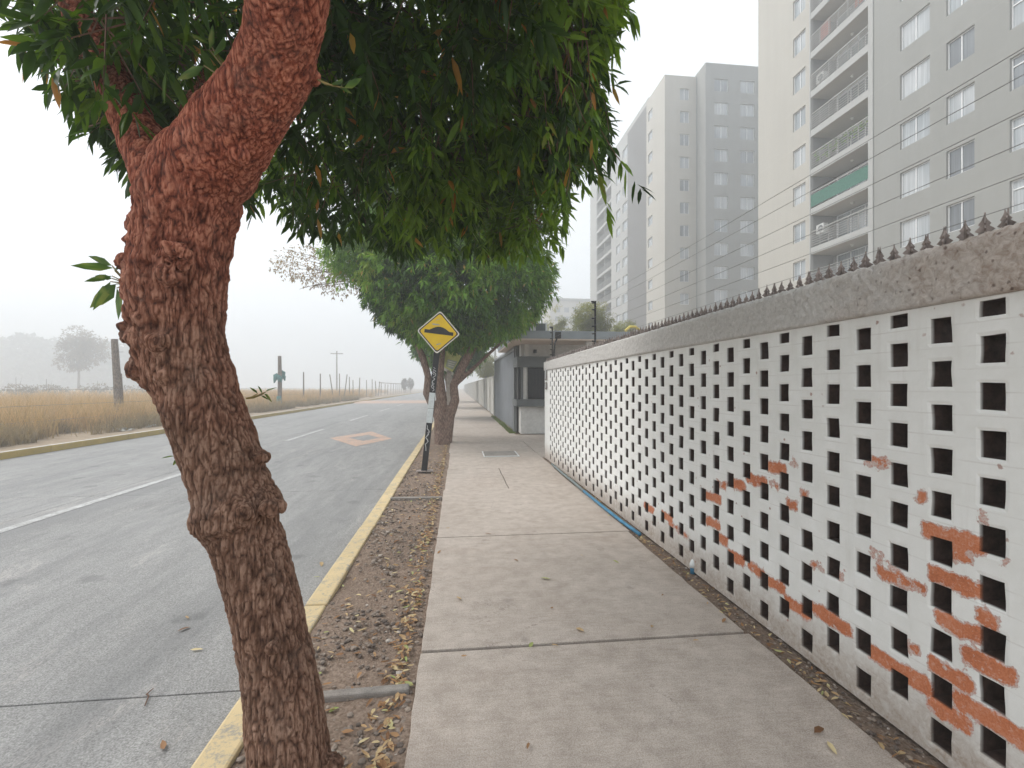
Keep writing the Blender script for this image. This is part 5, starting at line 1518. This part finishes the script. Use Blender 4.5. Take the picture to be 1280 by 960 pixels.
def litter(P, L, seed, name, label, flat=.25, parent=None):
    rg = np.random.default_rng(seed); n = len(P)
    a = rg.uniform(0, 6.28, n); d = np.stack([np.cos(a), np.sin(a), rg.uniform(-flat, flat, n)], 1); d = unit(d)
    w = unit(np.cross(d, np.array([[0, 0, 1.0]]) + rg.normal(size=(n, 3)) * flat)); nr = np.cross(w, d)
    L = L * rg.uniform(.5, 1.2, n); W = L * rg.uniform(.12, .2, n); cu = L * rg.uniform(-.15, .2, n)
    def at(f, s_, fo): return P + d * (L * (f - .5))[:, None] + w * (W * s_)[:, None] + np.array([0, 0, 1.0]) * (W * fo * .8 + cu * (f - .5) ** 2 * 2)[:, None]
    V = np.stack([at(0, 0, 0), at(.3, 1, .4), at(.3, -1, .4), at(.3, 0, 0), at(.7, .8, .4), at(.7, -.8, .4), at(.7, 0, 0), at(1, 0, 0)], 1).reshape(-1, 3)
    o = np.arange(n)[:, None] * 8
    return mesh_np(name, V, [np.concatenate([o + [0, 3, 1], o + [0, 2, 3], o + [4, 6, 7], o + [6, 5, 7]]), np.concatenate([o + [1, 3, 6, 4], o + [3, 2, 5, 6]])], M['litter'], smooth=True, tint=np.repeat(rg.random(n), 8))
n = 1500; y = 1.4 + 12 * RNG.random(n) ** 1.4
x = np.where(RNG.random(n) < .7, -.29 - np.abs(RNG.normal(size=n)) * .07, RNG.uniform(-.93, -.25, n))
o = litter(np.stack([x, y, np.full(n, -.012)], 1), .06, 3, 'leaf_litter', ''); tag(o, 'dry leaf litter lining the edge between planting strip and sidewalk', 'leaf litter', kind='stuff')
n = 420; y = 1.5 + 8 * RNG.random(n) ** 1.4; x = 1.93 + RNG.normal(size=n) * .035
o = litter(np.stack([x, y, np.full(n, .0)], 1), .05, 4, 'wall_foot_litter', ''); tag(o, 'dry leaf litter in the dirt along the foot of the openwork wall', 'leaf litter', kind='stuff')
loose = [(574, 748), (682, 723), (664, 806), (727, 694), (725, 787), (815, 783), (694, 806), (828, 744), (742, 616), (560, 660), (610, 667), (690, 760), (905, 775), (1024, 912), (1040, 935), (660, 932), (549, 690), (645, 700), (580, 820), (870, 800), (770, 702), (735, 583)]
lm = None
for i, (px, py) in enumerate(loose):
    g_ = gnd(px, py, .008)
    o = litter(np.zeros((1, 3)), .075, 100 + i, 'fallen_leaf', '', flat=.2); o.location = g_
    tag(o, 'small dry fallen leaf lying on the concrete sidewalk', 'fallen leaf', 'loose leaves on the sidewalk')
for i, (px, py) in enumerate([(230, 786), (246, 812), (204, 932), (402, 705), (396, 721), (352, 957), (234, 772)]):
    g_ = gnd(px, py, ROADZ + .01)
    o = litter(np.zeros((1, 3)), .10, 200 + i, 'fallen_leaf', '', flat=.2); o.location = g_
    tag(o, 'small dry fallen leaf lying on the grey road', 'fallen leaf', 'loose leaves on the road')
g_ = Vector(gnd(186, 870, ROADZ + .008))
o = MB().tube([Vector(gnd(181, 882, ROADZ + .01)) - g_, Vector((0, 0, .004)), Vector(gnd(183, 868, ROADZ + .01)) - g_, Vector(gnd(192, 860, ROADZ + .012)) - g_], [.003, .004, .004, .002], 5).build('fallen_twig', M['twig']); o.location = g_
tag(o, 'short curved dark twig lying across the road joint', 'twig')

# ------------------------------------------------------------------ HAZE
mh = bpy.data.materials.new('fog'); mh.use_nodes = True; nt = mh.node_tree; nt.nodes.clear()
ou = nt.nodes.new('ShaderNodeOutputMaterial'); vo = nt.nodes.new('ShaderNodeVolumePrincipled')
vo.inputs['Color'].default_value = (.93, .96, .985, 1); vo.inputs['Density'].default_value = .0066; vo.inputs['Anisotropy'].default_value = .25
nt.links.new(vo.outputs[0], ou.inputs['Volume'])
hz = MB().box(-385, 385, -35, 385, -1.3, 42).build('haze', mh)
tag(hz, 'pale grey fog filling the street and hiding the distance', 'haze', kind='stuff')

# ------------------------------------------------------------------ LIGHT
SUN_EL, SUN_ROT = radians(52), radians(-75)
w = bpy.data.worlds.new('World'); scene.world = w; w.use_nodes = True; nt = w.node_tree
bg = nt.nodes['Background']
sky = nt.nodes.new('ShaderNodeTexSky'); sky.sky_type = 'NISHITA'; sky.sun_disc = False
sky.sun_elevation = SUN_EL; sky.sun_rotation = SUN_ROT; sky.air_density = 1.0; sky.dust_density = 4.0; sky.ozone_density = 1.0
hs2 = nt.nodes.new('ShaderNodeHueSaturation'); hs2.inputs['Saturation'].default_value = .16
nt.links.new(sky.outputs[0], hs2.inputs['Color'])
mx = nt.nodes.new('ShaderNodeMix'); mx.data_type = 'RGBA'; mx.inputs[0].default_value = .62
mx.inputs[7].default_value = (7.1, 7.5, 7.85, 1)
nt.links.new(hs2.outputs[0], mx.inputs[6]); nt.links.new(mx.outputs[2], bg.inputs['Color'])
bg.inputs['Strength'].default_value = .15
sl = bpy.data.lights.new('sun', 'SUN'); sl.energy = 1.5; sl.angle = radians(25); sl.color = (1, .97, .93)
so = bpy.data.objects.new('sun', sl); link(so)
# nishita: rotation 0 = +y, positive turns towards +x(clockwise seen from above)
sd = Vector((sin(SUN_ROT) * cos(SUN_EL), cos(SUN_ROT) * cos(SUN_EL), sin(SUN_EL)))
so.rotation_euler = (-sd).to_track_quat('-Z', 'Y').to_euler()

# ------------------------------------------------------------------ CAMERA
cd = bpy.data.cameras.new('camera'); cd.sensor_fit = 'HORIZONTAL'; cd.sensor_width = 36; cd.lens = F / 1280 * 36
cd.shift_y = 3 / 1280; cd.clip_start = .05; cd.clip_end = 2000
co_ = bpy.data.objects.new('camera', cd); link(co_); co_.location = (0, 0, CH); co_.rotation_euler = (pi / 2, 0, -A)
scene.camera = co_
scene.view_settings.view_transform = 'Standard'; scene.view_settings.look = 'None'; scene.view_settings.exposure = 0.48; scene.view_settings.gamma = 1
c = scene.cycles
c.use_denoising = True
try: c.denoiser = 'OPENIMAGEDENOISE'
except Exception: pass
c.max_bounces = 5; c.diffuse_bounces = 3; c.glossy_bounces = 2; c.transmission_bounces = 3; c.transparent_max_bounces = 6; c.volume_bounces = 1
c.sample_clamp_indirect = 6; c.use_adaptive_sampling = True; c.adaptive_threshold = .025
c.caustics_reflective = False; c.caustics_refractive = False
